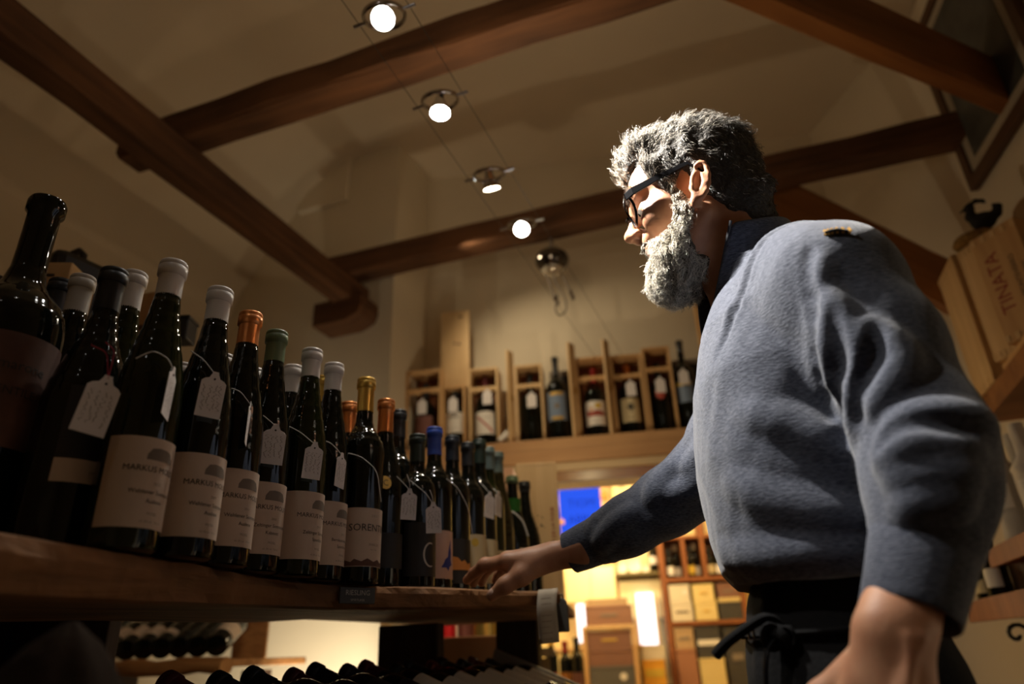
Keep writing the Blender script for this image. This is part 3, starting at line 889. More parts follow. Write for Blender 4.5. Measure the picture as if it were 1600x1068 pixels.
    e0, e1 = np.array([-.285, 1.215, 1.180]), np.array([-.350, 1.217, 1.159])
    ae = (e1 - e0) / np.linalg.norm(e1 - e0)
    ring = [e0 - ae * .002 + (np.cross(ae, [0, 1, 0]) * math.cos(q) + np.cross(ae, np.cross(ae, [0, 1, 0])) * math.sin(q)) * .0395 for q in np.linspace(0, 2 * math.pi, 15)]
    w.chain(ring, [.005] * 15, .006)
    # neck hole
    w.cone((0.045, .945, 1.475), (0.045, .945, 1.56), .062, .075, .008, 's')
    # folds: ridges laid on the surface
    def ridge(pts, r, push=0.0, k=.016): 
        w.chain([np.array(q) for q in pts], [r * (.55 if i in (0, len(pts) - 1) else 1) for i in range(len(pts))], k)
    def crease(pts, r, k=.014):
        for i in range(len(pts) - 1): w.cone(pts[i], pts[i + 1], r, r, k, 's')
    def onto(pts, depth):          # drop points to a given depth under the cloth surface
        P = np.array(pts, float)
        for _ in range(4):
            g0 = grad(w, P); P = P - g0 * (w(P) + depth)[:, None]
        return P
    F_ = [  # sleeve from the armpit and across the elbow
        ([(0.083, 0.669, 1.371), (0.076, 0.684, 1.335), (0.076, 0.704, 1.293), (0.082, 0.721, 1.263), (.09, .74, 1.23)], .011),
        ([(0.099, 0.674, 1.325), (0.106, 0.690, 1.295), (0.112, 0.713, 1.254), (0.107, 0.727, 1.222), (0.112, 0.747, 1.184)], .011),
        ([(0.132, 0.684, 1.285), (0.142, 0.703, 1.248), (0.134, 0.712, 1.223), (0.118, 0.717, 1.201)], .011),
        ([(0.097, 0.684, 1.150), (0.113, 0.682, 1.166), (0.139, 0.687, 1.176), (0.172, 0.697, 1.176), (0.190, 0.705, 1.166)], .011),
        ([(0.100, 0.675, 1.134), (0.115, 0.673, 1.145), (0.138, 0.679, 1.151), (0.168, 0.690, 1.147)], .010),
        ([(0.100, 0.665, 1.112), (0.125, 0.668, 1.120), (0.160, 0.678, 1.122)], .008),
        ([(0.098, 0.67, 1.096), (0.125, 0.672, 1.099), (0.15, 0.682, 1.101)], .006),
        # front of the body, drawn towards the left hip
        ([(0.000, 0.80, 1.235), (0.049, 0.79, 1.205), (0.085, 0.79, 1.170), (0.118, 0.80, 1.130)], .018),
        ([(-0.030, 0.81, 1.165), (0.015, 0.80, 1.135), (0.069, 0.79, 1.112), (0.118, 0.80, 1.095)], .016),
        ([(-0.055, 0.86, 1.098), (0.000, 0.81, 1.085), (0.055, 0.79, 1.080), (0.11, 0.79, 1.075)], .013),
        # right sleeve
        ([(-.045, 1.100, 1.325), (-.085, 1.135, 1.285), (-.125, 1.150, 1.262)], .014),
        ([(-.02, 1.095, 1.29), (-.07, 1.13, 1.255), (-.125, 1.160, 1.235), (-.165, 1.165, 1.235)], .013),
        ([(-.13, 1.16, 1.285), (-.165, 1.16, 1.262), (-.185, 1.16, 1.225)], .010),
        ([(-.22, 1.165, 1.21), (-.255, 1.17, 1.185), (-.285, 1.18, 1.165)], .008),
    ]
    for pts, r in F_:
        P = onto(catmull(pts, 11), r * .62)
        rr = r * (.35 + .65 * np.sin(np.linspace(.12, math.pi - .12, 11)) ** .7)
        w.chain(list(P), list(rr), .020)
    cr = [([(0.078, .682, 1.405), (0.070, 0.680, 1.387), (0.062, 0.691, 1.358), (0.059, 0.706, 1.324), (0.063, 0.726, 1.287), (0.074, 0.747, 1.252), (0.087, 0.767, 1.221)], .007),
          ([(0.090, 0.691, 1.306), (0.095, 0.716, 1.259), (0.094, 0.733, 1.223), (0.101, 0.753, 1.187)], .0055),
          ([(0.127, 0.695, 1.279), (0.128, 0.709, 1.249), (0.118, 0.719, 1.221), (0.120, 0.734, 1.192)], .005),
          ([(0.10, .68, 1.157), (.125, .68, 1.163), (.165, .69, 1.162)], .005),
          ]
    for pts, r in cr:
        P = onto(catmull(pts, 12), -r * .50)
        rr = r * (.55 + .45 * np.sin(np.linspace(0, math.pi, 12)))
        for i in range(11): w.cone(P[i], P[i + 1], rr[i], rr[i + 1], .011, 's')
    # armhole seam of the left shoulder and centre seam under the zip
    sp0, sn = np.array([0.092, .815, 1.40]), np.array([.28, -.90, -.34]); sn = sn / np.linalg.norm(sn)
    def seams(P):
        near = np.clip(1 - np.linalg.norm(P - np.array([.10, .80, 1.39]), axis=1) / .16, 0, 1)
        t = (P - sp0) @ sn
        d = .0035 * np.exp(-(t / .0035) ** 2) * np.clip(near * 3, 0, 1) - .002 * np.exp(-((t + .009) / .006) ** 2) * np.clip(near * 3, 0, 1)
        d += .0016 * vnoise(P * np.array([1, 1, .6]), 46, 31) + .0008 * vnoise(P, 110, 33)
        ribs = (P[:, 2] < 1.085) & (P[:, 0] > -.1) & (P[:, 1] > .77)
        return d
    w.put(seams, (0, 1, 1.2), 5, 0, 'd')
    V, Q = w.mesh((-.40, .60, .98), (.26, 1.30, 1.52), .0036)
    for a_, b_, ra, rb, nm in ((c0 + ax_ * -.004, c1, .0440, .0390, 'left'), (e0 + ae * -.004, e1, .0415, .0362, 'right')):
        L_c = np.linalg.norm(b_ - a_)
        Mc = Matrix.Translation(Vector(a_)) @ Vector(b_ - a_).to_track_quat('Z', 'Y').to_matrix().to_4x4()
        pr_ = [(ra * .90, 0), (ra, .003), (ra * .995, L_c * .25), ((ra + rb) / 2 * 1.005, L_c * .6), (rb * 1.01, L_c * .92), (rb, L_c * .985), (rb * .975, L_c), (rb * .93, L_c * .985), (rb * .92, L_c * .7), (ra * .86, 0)]
        cm = MB().lathe(pr_, 72, Mc, False, False)
        ctr_ = np.array([Vector(a_) for _ in cm.V]); Vc = np.array(cm.V)
        Vc += (vnoise(Vc, 70, 51) * .0013)[:, None] * (Vc - (a_ + b_) / 2) / .05
        cm.V = [tuple(q) for q in Vc]
        kid('cuff', cm, sm, smooth=True, angle=False)
    kid('sweater', np_mesh('sweater', V, Q), sm)

    # ---- collar: a stand-up collar lying open, left half towards the camera
    def sheet(top, bot, n=26, rows=8, bulge=.004):
        def sp(pts, t):
            pts = np.array(pts); k = len(pts) - 1
            seg = np.concatenate([[0], np.cumsum(np.linalg.norm(np.diff(pts, axis=0), axis=1))]); seg /= seg[-1]
            return np.stack([np.interp(t, seg, pts[:, i]) for i in range(3)], 1)
        t = np.linspace(0, 1, n)
        def smooth(a):
            for _ in range(3): a[1:-1] = (a[:-2] + 2 * a[1:-1] + a[2:]) / 4
            return a
        Tp, Bt = smooth(sp(top, t)), smooth(sp(bot, t))
        cen = np.array([.045, .945, 1.5])
        V, F = [], []
        for j in range(rows + 1):
            q = j / rows
            row = Bt * (1 - q) + Tp * q
            o = row - cen; o[:, 2] = 0; o /= np.linalg.norm(o, axis=1, keepdims=True) + 1e-9
            V += list(row + o * bulge * math.sin(3.14 * q))
        for j in range(rows):
            for i in range(n - 1): F.append((j * n + i, j * n + i + 1, (j + 1) * n + i + 1, (j + 1) * n + i))
        return MB().add(V, F)
    top = [(0.019, .850, 1.530), (0.033, .851, 1.529), (0.052, .862, 1.534), (0.080, .885, 1.546), (0.100, .925, 1.560), (0.103, .965, 1.562), (0.088, 1.00, 1.556), (0.045, 1.022, 1.548), (0.0, 1.015, 1.540), (-.045, .990, 1.530)]
    bot = [(-.046, .922, 1.380), (-.020, .878, 1.405), (0.014, .846, 1.446), (0.060, .836, 1.474), (0.112, .870, 1.482), (0.130, .945, 1.486), (0.118, 1.00, 1.482), (0.062, 1.04, 1.478), (0.0, 1.03, 1.455), (-.035, .99, 1.42), (-.050, .945, 1.378)]
    c = kid('collar', sheet(top, bot), sm, smooth=True, angle=False)
    m = c.modifiers.new('thick', 'SOLIDIFY'); m.thickness = .0045; m.offset = 0
    m = c.modifiers.new('smooth', 'SUBSURF'); m.levels = 1; m.render_levels = 1
    zt = MB().tube([(0.0185, .8490, 1.531), (-.0025, .873, 1.482), (-.024, .8975, 1.431), (-.0465, .9215, 1.379)], .0024, 6)
    kid('zip_edge', zt, mat('zip_tape', (.020, .023, .033), .6), smooth=True)
    zp = MB().tube([(-.0515, .9170, 1.376), (-.0535, .9150, 1.366), (-.0545, .9140, 1.357)], [.0022, .0030, .0022], 8)
    kid('zip_pull', zp, chrome, smooth=True, label='small metal zip pull')
    sl = MB().tube(list(onto([(-.052, .925, 1.372), (-.062, .925, 1.345), (-.070, .925, 1.318)], 0)), .0014, 6)
    kid('placket_seam', sl, mat('seam_thread', (.018, .021, .030), .9), smooth=True)
    # yellow embroidered shoulder patch
    pat = mat('patch_thread', (.60, .32, .04), .8, bump=.5, bscale=900)
    pd = mat('patch_ground', (.020, .018, .016), .8)
    u_ = [(0.1065, .760, 1.50), (0.114, .762, 1.5), (0.122, .765, 1.5), (0.130, .770, 1.5)]
    Pp = onto([(0.107, .707, 1.407), (0.113, .708, 1.4065), (0.121, .710, 1.405), (0.130, .716, 1.399)], -.0012)
    kid('shoulder_patch', MB().tube([tuple(q) for q in Pp], [.0050, .0066, .0066, .0045], 10, flat=.35), pd, smooth=True, label='small curved patch on the left shoulder')
    for k in range(6):
        t = k / 5
        i0 = min(int(t * 3), 2); P = Pp[i0] * (1 - (t * 3 - i0)) + Pp[i0 + 1] * (t * 3 - i0)
        nrm = grad(w, P[None])[0]
        q1 = P + nrm * .0022
        kid('patch_stitch', MB().tube([tuple(q1 + np.array([0, -.0008, -.0034])), tuple(q1 + np.array([.0022, 0, 0])), tuple(q1 + np.array([0.0006, .0006, .0034]))], .0016, 5), pat)

    # ---- trousers and apron, shoes
    cl = mat('black_cloth', (.007, .007, .0075), .9, spec=.1, bump=.15, bscale=180)
    tr = Solid()
    tz = np.array([.80, .90, .97, 1.04, 1.10])
    tf = np.array([-.055, -.062, -.060, -.052, -.030]); tb_ = np.array([.175, .18, .165, .150, .135]); th_ = np.array([.178, .178, .168, .155, .14])
    def hips(P):
        z = P[:, 2]; f_, k_, h_ = np.interp(z, tz, tf), np.interp(z, tz, tb_), np.interp(z, tz, th_)
        cx, a_ = (f_ + k_) / 2, (k_ - f_) / 2
        e = np.sqrt(((P[:, 0] - cx) / a_) ** 2 + ((P[:, 1] - .95) / h_) ** 2)
        return np.maximum((e - 1) * a_ * .9, np.maximum(z - 1.10, .80 - z))
    tr.put(hips, (.06, .95, .95), .3, .03)
    for y, x in ((.865, .04), (1.035, .08)):
        tr.chain([(.06, y, .82), (x, y, .47), (x + .03, y, .06)], [.105, .075, .062], .04)
    tr.put(lambda P: .003 * vnoise(P, 30, 41) + .0015 * vnoise(P, 75, 42), (0, 1, .5), 5, 0, 'd')
    V, Q = tr.mesh((-.10, .72, .0), (.28, 1.18, 1.14), .009)
    V[:, 2] = np.maximum(V[:, 2], .03)
    kid('trousers', np_mesh('trousers', V, Q), cl)
    wbd = []
    for q in range(48):
        a = 2 * math.pi * q / 48
        wbd.append((.048 + .109 * math.cos(a), .95 + .166 * math.sin(a), 1.012 + .004 * math.sin(a + 1)))
    kid('waistband', MB().tube(wbd, .0035, 6, closed=True), cl, smooth=True)
    for y, x in ((.865, .06), (1.035, .10)):
        sh = Solid(); sh.ell((x - .04, y, .045), (.14, .048, .045), .02); sh.cone((x + .03, y, .05), (x + .03, y, .10), .05, .045, .02)
        sh.put(lambda P: .0 - P[:, 2] + 0.0, (x, y, 0), 5, .004, 'i')
        V, Q = sh.mesh((x - .2, y - .07, -.005), (x + .13, y + .07, .16), .008)
        V[:, 2] = np.maximum(V[:, 2], 0.001)
        kid('shoe', np_mesh('shoe', V, Q), mat('shoe_leather', (.02, .015, .012), .4))
    # apron strings: knot, loop, flying end
    Cc = np.array([0, 0, 1.0])
    near = lambda pts, f: [tuple(Cc + (np.array(p) - Cc) * f) for p in pts]
    st = mat('apron_string', (.007, .007, .0075), .9, spec=.1, bump=.3, bscale=500)
    def strap(pts, r, flat=.28, name='apron_string'):
        P = np.array(pts)
        seg = np.linspace(0, len(P) - 1, len(P) * 4)
        Q_ = np.stack([np.interp(seg, np.arange(len(P)), P[:, i]) for i in range(3)], 1)
        for _ in range(3): Q_[1:-1] = (Q_[:-2] + 2 * Q_[1:-1] + Q_[2:]) / 4
        kid(name, MB().tube([tuple(v) for v in Q_], r, 10, flat=flat), st, smooth=True)
    f_ = .79
    strap(near([(-0.104, 1.021, 0.988), (-0.088, 1.020, 1.002), (-0.065, 1.021, 1.016), (-0.038, 1.023, 1.031), (-0.027, 1.028, 1.028), (-0.019, 1.038, 1.012)], f_), .0125, .42)
    strap(near([(-0.021, 1.026, 1.012), (-0.033, 1.010, 1.024), (-0.040, 1.014, 1.012), (-0.036, 1.020, 0.998), (-0.022, 1.026, 1.003)], f_), .009, .3, 'apron_loop')
    strap(near([(-0.019, 1.026, 1.012), (-0.006, 1.012, 1.020), (0.000, 1.014, 1.006), (-0.008, 1.020, 0.996), (-0.020, 1.026, 1.005)], f_), .008, .3, 'apron_loop')
    strap(near([(-0.020, 1.020, 1.012), (-0.036, 1.016, 0.998), (-0.044, 1.020, 0.974), (-0.050, 1.028, 0.935)], f_), .009, .3)
    strap(near([(-0.016, 1.022, 1.010), (-0.008, 1.024, 0.994), (-0.004, 1.026, 0.972), (-0.003, 1.030, 0.955)], f_), .009, .3)
    strap(near([(-0.026, 1.022, 1.016), (-0.018, 1.014, 1.010), (-0.012, 1.022, 1.002)], f_), .011, .8, 'apron_knot')
    bk = MB().tube(near([(-0.058, 1.014, 1.020), (-0.052, 1.012, 1.024), (-0.050, 1.014, 1.006), (-0.056, 1.016, 1.004)], f_ + .01), .0016, 6, closed=True)
    kid('strap_buckle', bk, chrome, smooth=True, label='small metal buckle')
    return root
build_person()

# ---------------------------------------------------------------- bottles
def profile(kind, H, Rb):
    rn = .0142
    if kind == 'flute':
        k = [(0, .84), (.006, .97), (.02, 1), (.42, 1), (.48, .985), (.54, .93), (.60, .84), (.66, .72), (.72, .60), (.78, .49)]
        pts = [(Rb * r, H * z) for z, r in k] + [(rn * 1.12, H * .84), (rn, H * .90), (rn, H)]
    elif kind == 'bordeaux':
        k = [(0, .84), (.006, .97), (.02, 1), (.60, 1), (.635, .98), (.665, .90), (.69, .76), (.71, .62), (.73, .51)]
        pts = [(Rb * r, H * z) for z, r in k] + [(rn * 1.12, H * .76), (rn, H * .82), (rn, H)]
    elif kind == 'burgundy':
        k = [(0, .84), (.006, .97), (.02, 1), (.46, 1), (.51, .975), (.56, .90), (.61, .78), (.66, .65), (.70, .54), (.74, .45)]
        pts = [(Rb * r, H * z) for z, r in k] + [(rn * 1.12, H * .80), (rn, H * .86), (rn, H)]
    elif kind == 'magnum':           # tall narrow-necked magnum with high round shoulders
        rn = .0190
        k = [(0, .85), (.005, .97), (.02, 1), (.56, 1), (.60, .985), (.635, .93), (.66, .83), (.68, .68), (.695, .54), (.715, .44)]
        pts = [(Rb * r, H * z) for z, r in k] + [(rn * 1.05, H * .76), (rn, H * .82), (rn, H)]
    return pts, rn

_mesh = {}
def glass_mesh(kind, H, Rb, open_lip=False):
    key = (kind, round(H, 3), round(Rb, 4), open_lip)
    if key not in _mesh:
        pts, rn = profile(kind, H, Rb)
        pts = pts[:-1] + [(rn, H - .024), (rn * 1.2, H - .020), (rn * 1.22, H - .006), (rn * 1.12, H - .001)] if open_lip else pts[:-1] + [(rn * .98, H - .003)]
        # finer rings through the shoulder
        z = np.array([p[1] for p in pts]); r = np.array([p[0] for p in pts])
        zz = np.unique(np.concatenate([z, np.linspace(H * .40, H * .88, 26)]))
        rr = np.interp(zz, z, r)
        m = (zz > H * .40) & (zz < H * .87)
        for _ in range(3):
            q = rr.copy(); q[1:-1] = (rr[:-2] + 2 * rr[1:-1] + rr[2:]) / 4; rr = np.where(m, q, rr)
        _mesh[key] = MB().lathe(list(zip(rr, zz)), 40).mesh('glass_body', True)
        try: _mesh[key].set_sharp_from_angle(angle=R(50))
        except Exception: pass
    return _mesh[key]

def capsule_mesh(H, ln, rn):
    key = ('cap', round(H, 3), round(ln, 3), rn)
    if key not in _mesh:
        r = rn + .0009
        p = [(r * 1.03, H - ln), (r, H - ln * .6), (r, H - .0215), (r + .0004, H - .0205), (r + .0022, H - .0195), (r + .0024, H - .0075), (r + .0013, H - .0065), (r + .0020, H - .0055), (r + .0019, H - .0018), (r + .0008, H), (r * .55, H + .0004)]
        _mesh[key] = MB().lathe(p, 32).mesh('capsule', True)
        try: _mesh[key].set_sharp_from_angle(angle=R(60))
        except Exception: pass
    return _mesh[key]

def bottle(kind, H, Rb, loc, label, cap=None, cap_len=.055, glass=None, rz=0.0, labels=(), group=None, rot=None, cap_text=None, cap_band=None, bare=False, cat='bottle'):
    """labels: (z0, z1, centre angle deg, half angle deg, material, [(text, size, z, ink, dx)], [(outline, z, ink)])"""
    t = thing('wine_bottle', label, cat, loc, rz, group, rot)
    pts, rn = profile(kind, H, Rb)
    obj('glass_body', glass_mesh(kind, H, Rb, bare), None, t)
    me = t.children[0].data
    if not me.materials: me.materials.append(None)
    s = t.children[0]; s.material_slots[0].link = 'OBJECT'; s.material_slots[0].material = glass or glass_dark
    if cap is not None:
        c = obj('capsule', capsule_mesh(H, cap_len, rn), None, t)
        if not c.data.materials: c.data.materials.append(None)
        c.material_slots[0].link = 'OBJECT'; c.material_slots[0].material = cap
        if cap_text:
            mb = MB(); text_cyl(mb, cap_text, .0062, rn + .00125, H - cap_len + .005, R(cap_band or 0), .95)
            obj('lettering', mb, ink_grey, c)
    for z0, z1, ac, ah, m, texts, shapes in labels:
        r = max(np.interp(z0, [p[1] for p in pts], [p[0] for p in pts]), 0) + .0006
        l = obj('paper_label', band_cyl(r, z0, z1, R(ac - ah), R(ac + ah), 20), m, t, smooth=True, angle=False)
        for s_, size, z, ink, dx in texts:
            if not s_: continue
            mb = MB(); text_cyl(mb, s_, size, r + .0004, z, R(ac) + dx / r)
            obj('lettering', mb, ink, l)
        for out, z, ink in shapes:
            mb = MB(); shape_cyl(mb, out, r + .0003, z, R(ac)); obj('emblem', mb, ink, l)
    return t

ZP = 1.113       # top of the display plank
HOUSE = [(-.017, 0), (-.0165, .006), (-.012, .0125), (-.004, .014), (.006, .0135), (.013, .011), (.0175, .004), (.017, 0), (.013, 0), (.012, .005), (.008, .007), (.004, .005), (.003, 0), (-.004, 0), (-.006, .0055), (-.010, .0065), (-.013, .004), (-.0135, 0)]
HOUSE2 = [(-.017, 0), (-.0165, .006), (-.012, .0125), (-.004, .014), (.006, .0135), (.013, .011), (.0175, .004), (.017, 0)]
def estate(line2, line3, yr, z=.022, dx=0):
    T = [('MARKUS MOLITOR', .0092, z + .060, ink_black, dx), (yr, .0045, z + .046, ink_grey, dx), (line2, .0068, z + .036, ink_black, dx), (line3, .0066, z + .0265, ink_black, dx),
         ('MOSEL', .0044, z + .014, ink_grey, dx), ('alc. 8% vol   750 ml', .0034, z + .006, ink_grey, dx)]
    return (z, z + .098, 0, 88, paper_cream, T, [(HOUSE2, z + .073, ink_grey)])
G1 = 'riesling flutes in the front row on the plank'
def flute(xy, H, cap, label, line2, line3, yr, rz=0, group=None, glass=None, cap_text='MARKUS MOLITOR', lab=True, cap_len=.068):
    return bottle('flute', H, .0378, (xy[0], xy[1], ZP), label, cap, cap_len, glass or glass_dark, R(rz), [estate(line2, line3, yr)] if lab else [], group, cap_text=cap_text, cap_band=-35)

bottle('magnum', .466, .058, (-.8394, .4952, ZP), 'huge black magnum bottle with a long bare neck and reddish label at the left edge', None, glass=glass_dark, bare=True,
       labels=[(.115, .250, -14, 62, paper_rust, [('Amarone', .017, .205, ink_black, 0), ('GENTILE', .014, .175, ink_black, 0)], [])])
bottle('burgundy', .360, .0450, (-.7457, .5436, ZP), 'stout bottle with black capsule, red string and a dark label ending in a pale band', cap_black, .060, glass_dark, 0,
       labels=[(.100, .185, -12, 45, paper_black, [], []), (.074, .100, -12, 45, paper_cream, [('1999', .006, .084, ink_grey, .006)], [])])
flute((-.663, .560), .360, cap_white, 'front row flute with white capsule, first estate label from the left', 'Wehlener Sonnenuhr', 'Auslese', '2015', 0, G1, glass_green)
flute((-.660, .640), .360, cap_white, 'front row flute with white capsule, second estate label from the left', 'Wehlener Sonnenuhr', 'Auslese', '2009', 2, G1)
flute((-.674, .718), .362, cap_copper, 'front row flute with copper capsule between a white and a green one', 'Wehlener Sonnenuhr', 'Auslese', '2011', -3, G1, cap_text=None, cap_len=.062)
flute((-.689, .796), .368, cap_green, 'front row flute with the only matte green capsule', 'Zeltinger Sonnenuhr', 'Kabinett', '2003', -10, G1, cap_text=None, cap_len=.062)
flute((-.677, .873), .365, cap_white, 'front row flute with white capsule just right of the green one', 'Zeltinger Sonnenuhr', 'Spaetlese', '2015', 4, G1, glass_green)
flute((-.687, .951), .370, cap_white, 'front row flute with white capsule beside the gold-capped bottle', 'Bernkasteler Lay', 'Spaetlese', '2013', 4, G1)
bottle('bordeaux', .366, .0385, (-.668, 1.028, ZP), 'gold-capped bottle with a wide cream label lettered in black', cap_gold, .066, glass_dark, R(-20),
       labels=[(.025, .120, 0, 86, paper_cream, [('SORENTINO', .0165, .082, ink_black, .004), ('2 0 1 1', .0055, .105, ink_grey, .004), ('MARCA', .0060, .058, ink_grey, .004), ('vino rosso', .0032, .051, ink_grey, .004)],
                [([(-.05, 0), (-.048, .010), (-.036, .006), (-.03, .011), (-.018, .007), (-.008, .012), (.004, .007), (.014, .011), (.024, .006), (.036, .010), (.05, .006), (.05, 0)], .026, paper_rust)])])
bottle('burgundy', .350, .0390, (-.672, 1.108, ZP), 'copper-capped dark bottle just right of the gold-capped one, with a round gold seal', cap_copper, .068, glass_dark, R(-40),
       labels=[(.03, .09, 0, 60, paper_black, [], [])])
COIN = [(.0095 * math.cos(a), .0095 * math.sin(a)) for a in np.linspace(0, 2 * math.pi, 24)[:-1]]
cs = MB().lathe([(.0120, 0), (.0125, .0008), (.0120, .0016)], 24, Matrix.Translation((-.6475, 1.0755, ZP + .178)) @ Vector((.86, -.5, .12)).to_track_quat('Z', 'Y').to_matrix().to_4x4())
seal = tag(obj('gold_seal', cs, gold_print, smooth=True), 'round gold seal with a letter on the shoulder of the copper-capped bottle', 'seal')
mb = MB(); text_flat(mb, 'C', .016, Matrix.Translation((-.6475, 1.0755, ZP + .178)) @ Vector((.86, -.5, .12)).to_track_quat('Z', 'Y').to_matrix().to_4x4() @ Matrix.Translation((0, -.006, .0022)))
obj('lettering', mb, ink_black, seal)
bottle('bordeaux', .370, .0375, (-.711, 1.226, ZP), 'slim black-capped bottle right behind the copper-capped one, with a beige label', cap_black, .060, glass_dark, R(-23),
       labels=[(.025, .105, 0, 80, paper_pink, [('Kilian', .014, .088, ink_black, -.012)], [([(-.03, 0), (-.028, .028), (-.012, .038), (0, .030), (.012, .040), (.03, .030), (.03, 0)], .028, paper_rust)])])
SWIRL = []
for a in np.linspace(R(70), R(290), 16): SWIRL.append((.016 * math.cos(a), .022 * math.sin(a)))
for a in np.linspace(R(290), R(70), 16): SWIRL.append((.0135 * math.cos(a) + .001, .0195 * math.sin(a)))
bottle('bordeaux', .293, .0375, (-.639, 1.179, ZP), 'dark green capped bottle with a white swirl label, left of the blue cap', cap_darkgreen, .056, glass_dark, R(-16),
       labels=[(.02, .115, 0, 80, paper_black, [], [(SWIRL, .058, ink_white)])])
BLUEFIG = [(-.016, .002), (-.010, .010), (-.006, .018), (0, .022), (.002, .034), (.006, .048), (.010, .056), (.009, .040), (.012, .030), (.010, .018), (.014, .008), (.006, .004), (.002, -.004), (-.004, .002)]
bottle('bordeaux', .330, .0375, (-.641, 1.257, ZP), 'bottle with a bright blue capsule and a blue figure on its pink label', cap_blue, .060, glass_dark, R(-16),
       labels=[(.022, .112, 0, 85, paper_pink, [], [(BLUEFIG, .040, ink_blue)])])
ORA = [(-.028, .0), (-.024, .018), (-.016, .026), (-.006, .024), (.002, .016), (.010, .020), (.018, .012), (.028, .016), (.03, 0)]
bottle('bordeaux', .331, .0375, (-.637, 1.336, ZP), 'black-capped bottle with an orange flame shape on a black label, right of the blue cap', cap_navy, .055, glass_dark, R(-38),
       labels=[(.018, .105, 0, 82, paper_black, [], [(ORA, .044, paper_orange)])])
bottle('bordeaux', .3375, .0375, (-.637, 1.419, ZP), 'black-capped bottle with a tall pale label and a yellow dot', cap_black, .055, glass_dark, R(-38),
       labels=[(.02, .125, 0, 82, paper_pale, [], [([(x * .9 - .004, y * .9) for x, y in COIN], .108, ink_yellow)])])
bottle('bordeaux', .367, .0375, (-.642, 1.4995, ZP), 'dark green capped bottle standing behind the pale labelled one near the hand', cap_darkgreen, .060, glass_dark, R(12), labels=[(.03, .125, 0, 80, paper_pale, [], [])])
bottle('bordeaux', .369, .0375, (-.652, 1.580, ZP), 'grey-green capped bottle with two white tags at its neck', cap_grey, .058, glass_green, R(12), labels=[(.03, .11, 0, 80, paper_pale, [], [])])
bottle('flute', .378, .0378, (-.661, 1.665, ZP), 'yellowish green bottle with grey-green capsule and orange label before the pine box', cap_grey, .060, glass_brown, R(12), labels=[(.03, .115, 0, 80, paper_orange, [], [])])
bottle('burgundy', .331, .0400, (-.654, 1.752, ZP), 'bottle with a bright green capsule and cream label above the hand', cap_green, .02, glass_dark, R(10),
       labels=[(.232, .268, 0, 180, glass_bright, [], []), (.05, .135, 0, 60, paper_pale, [], [])], cap_band=0)
bottle('burgundy', .333, .0390, (-.649, 1.838, ZP), 'dark bottle with a small gilt stopper before the tall pine box', cap_black, .030, glass_dark, 0, labels=[])
# second row, mostly hidden behind the first
bottle('bordeaux', .430, .0400, (-.9527, .6138, ZP), 'tall navy-capped bottle between the magnum and a white-capped one, at the far left', cap_navy, .075, glass_dark, 0, cap_band=None)
flute((-.8731, .5915), .406, cap_white, 'white-capped bottle behind the stout one with the red string, left of its neck', '', '', '', 0, None, lab=False)
flute((-.7982, .6136), .406, cap_white, 'white-capped bottle behind the stout one with the red string, right of its neck', '', '', '', 0, None, glass_green, lab=False)
flute((-.9022, .8197), .360, cap_white, 'white-capped bottle peeping out between the first two estate flutes', '', '', '', 0, None, lab=False, cap_text=None)
flute((-.7803, .7842), .340, cap_white, 'white-capped bottle behind the copper-capped flute, on its left', '', '', '', 0, None, lab=False, cap_text=None)
flute((-.7869, .864), .346, cap_white, 'white-capped bottle behind the green-capped flute, on its left', '', '', '', 0, None, lab=False, cap_text=None)
flute((-.7663, .9386), .376, cap_white, 'white-capped bottle behind the first white cap right of the green one', '', '', '', 0, None, lab=False)
bottle('bordeaux', .354, .0375, (-.7513, 1.0989, ZP), 'copper-capped bottle standing behind the gold-capped one', cap_copper, .064, glass_dark)
bottle('bordeaux', .362, .0375, (-.8289, 1.1025, ZP), 'copper-capped bottle peeping out between two white-capped flutes', cap_copper, .064, glass_dark)
bottle('bordeaux', .318, .0375, (-.8136, 1.2937, ZP), 'second blue-capped bottle almost hidden behind the gold-capped one', cap_blue, .05, glass_dark)
flute((-.7544, 1.0156), .380, cap_gold, 'gold-capped bottle almost hidden behind the white caps', '', '', '', 0, None, lab=False, cap_text=None)

# ---------------------------------------------------------------- price tags on strings
_tagmesh = {}
def tag_mesh(w, h):
    c = w * .28
    o = [(-w / 2, -h), (w / 2, -h), (w / 2, -c * 1.2), (w / 2 - c * .4, -c * .8), (w / 2 - c, -c * .55), (w / 2 - c * 1.3, .001), (w * .12, .004), (-w * .12, .004), (-w / 2 + c * 1.3, .001), (-w / 2 + c, -c * .55), (-w / 2 + c * .4, -c * .8), (-w / 2, -c * 1.2)]
    return MB().prism(o, .0006, Matrix.Rotation(R(90), 4, 'X'))
def scribble(w, h, seed):
    rg = np.random.default_rng(seed); mb = MB()
    n = 4
    for k in range(n):
        x0 = w * (-.32 + .64 * k / (n - 1)); y = -h * .24; pts = []
        while y > -h * rg.uniform(.80, .92):
            pts.append((x0 + rg.uniform(-.0026, .0026), y)); y -= rg.uniform(.0008, .0020)
        for a, b in zip(pts[:-1], pts[1:]):
            if rg.uniform() < .12: continue
            mb.add([(a[0] - .0004, -.0011, a[1]), (a[0] + .0004, -.0011, a[1]), (b[0] + .0004, -.0011, b[1]), (b[0] - .0004, -.0011, b[1])], [(0, 1, 2, 3)])
    return mb
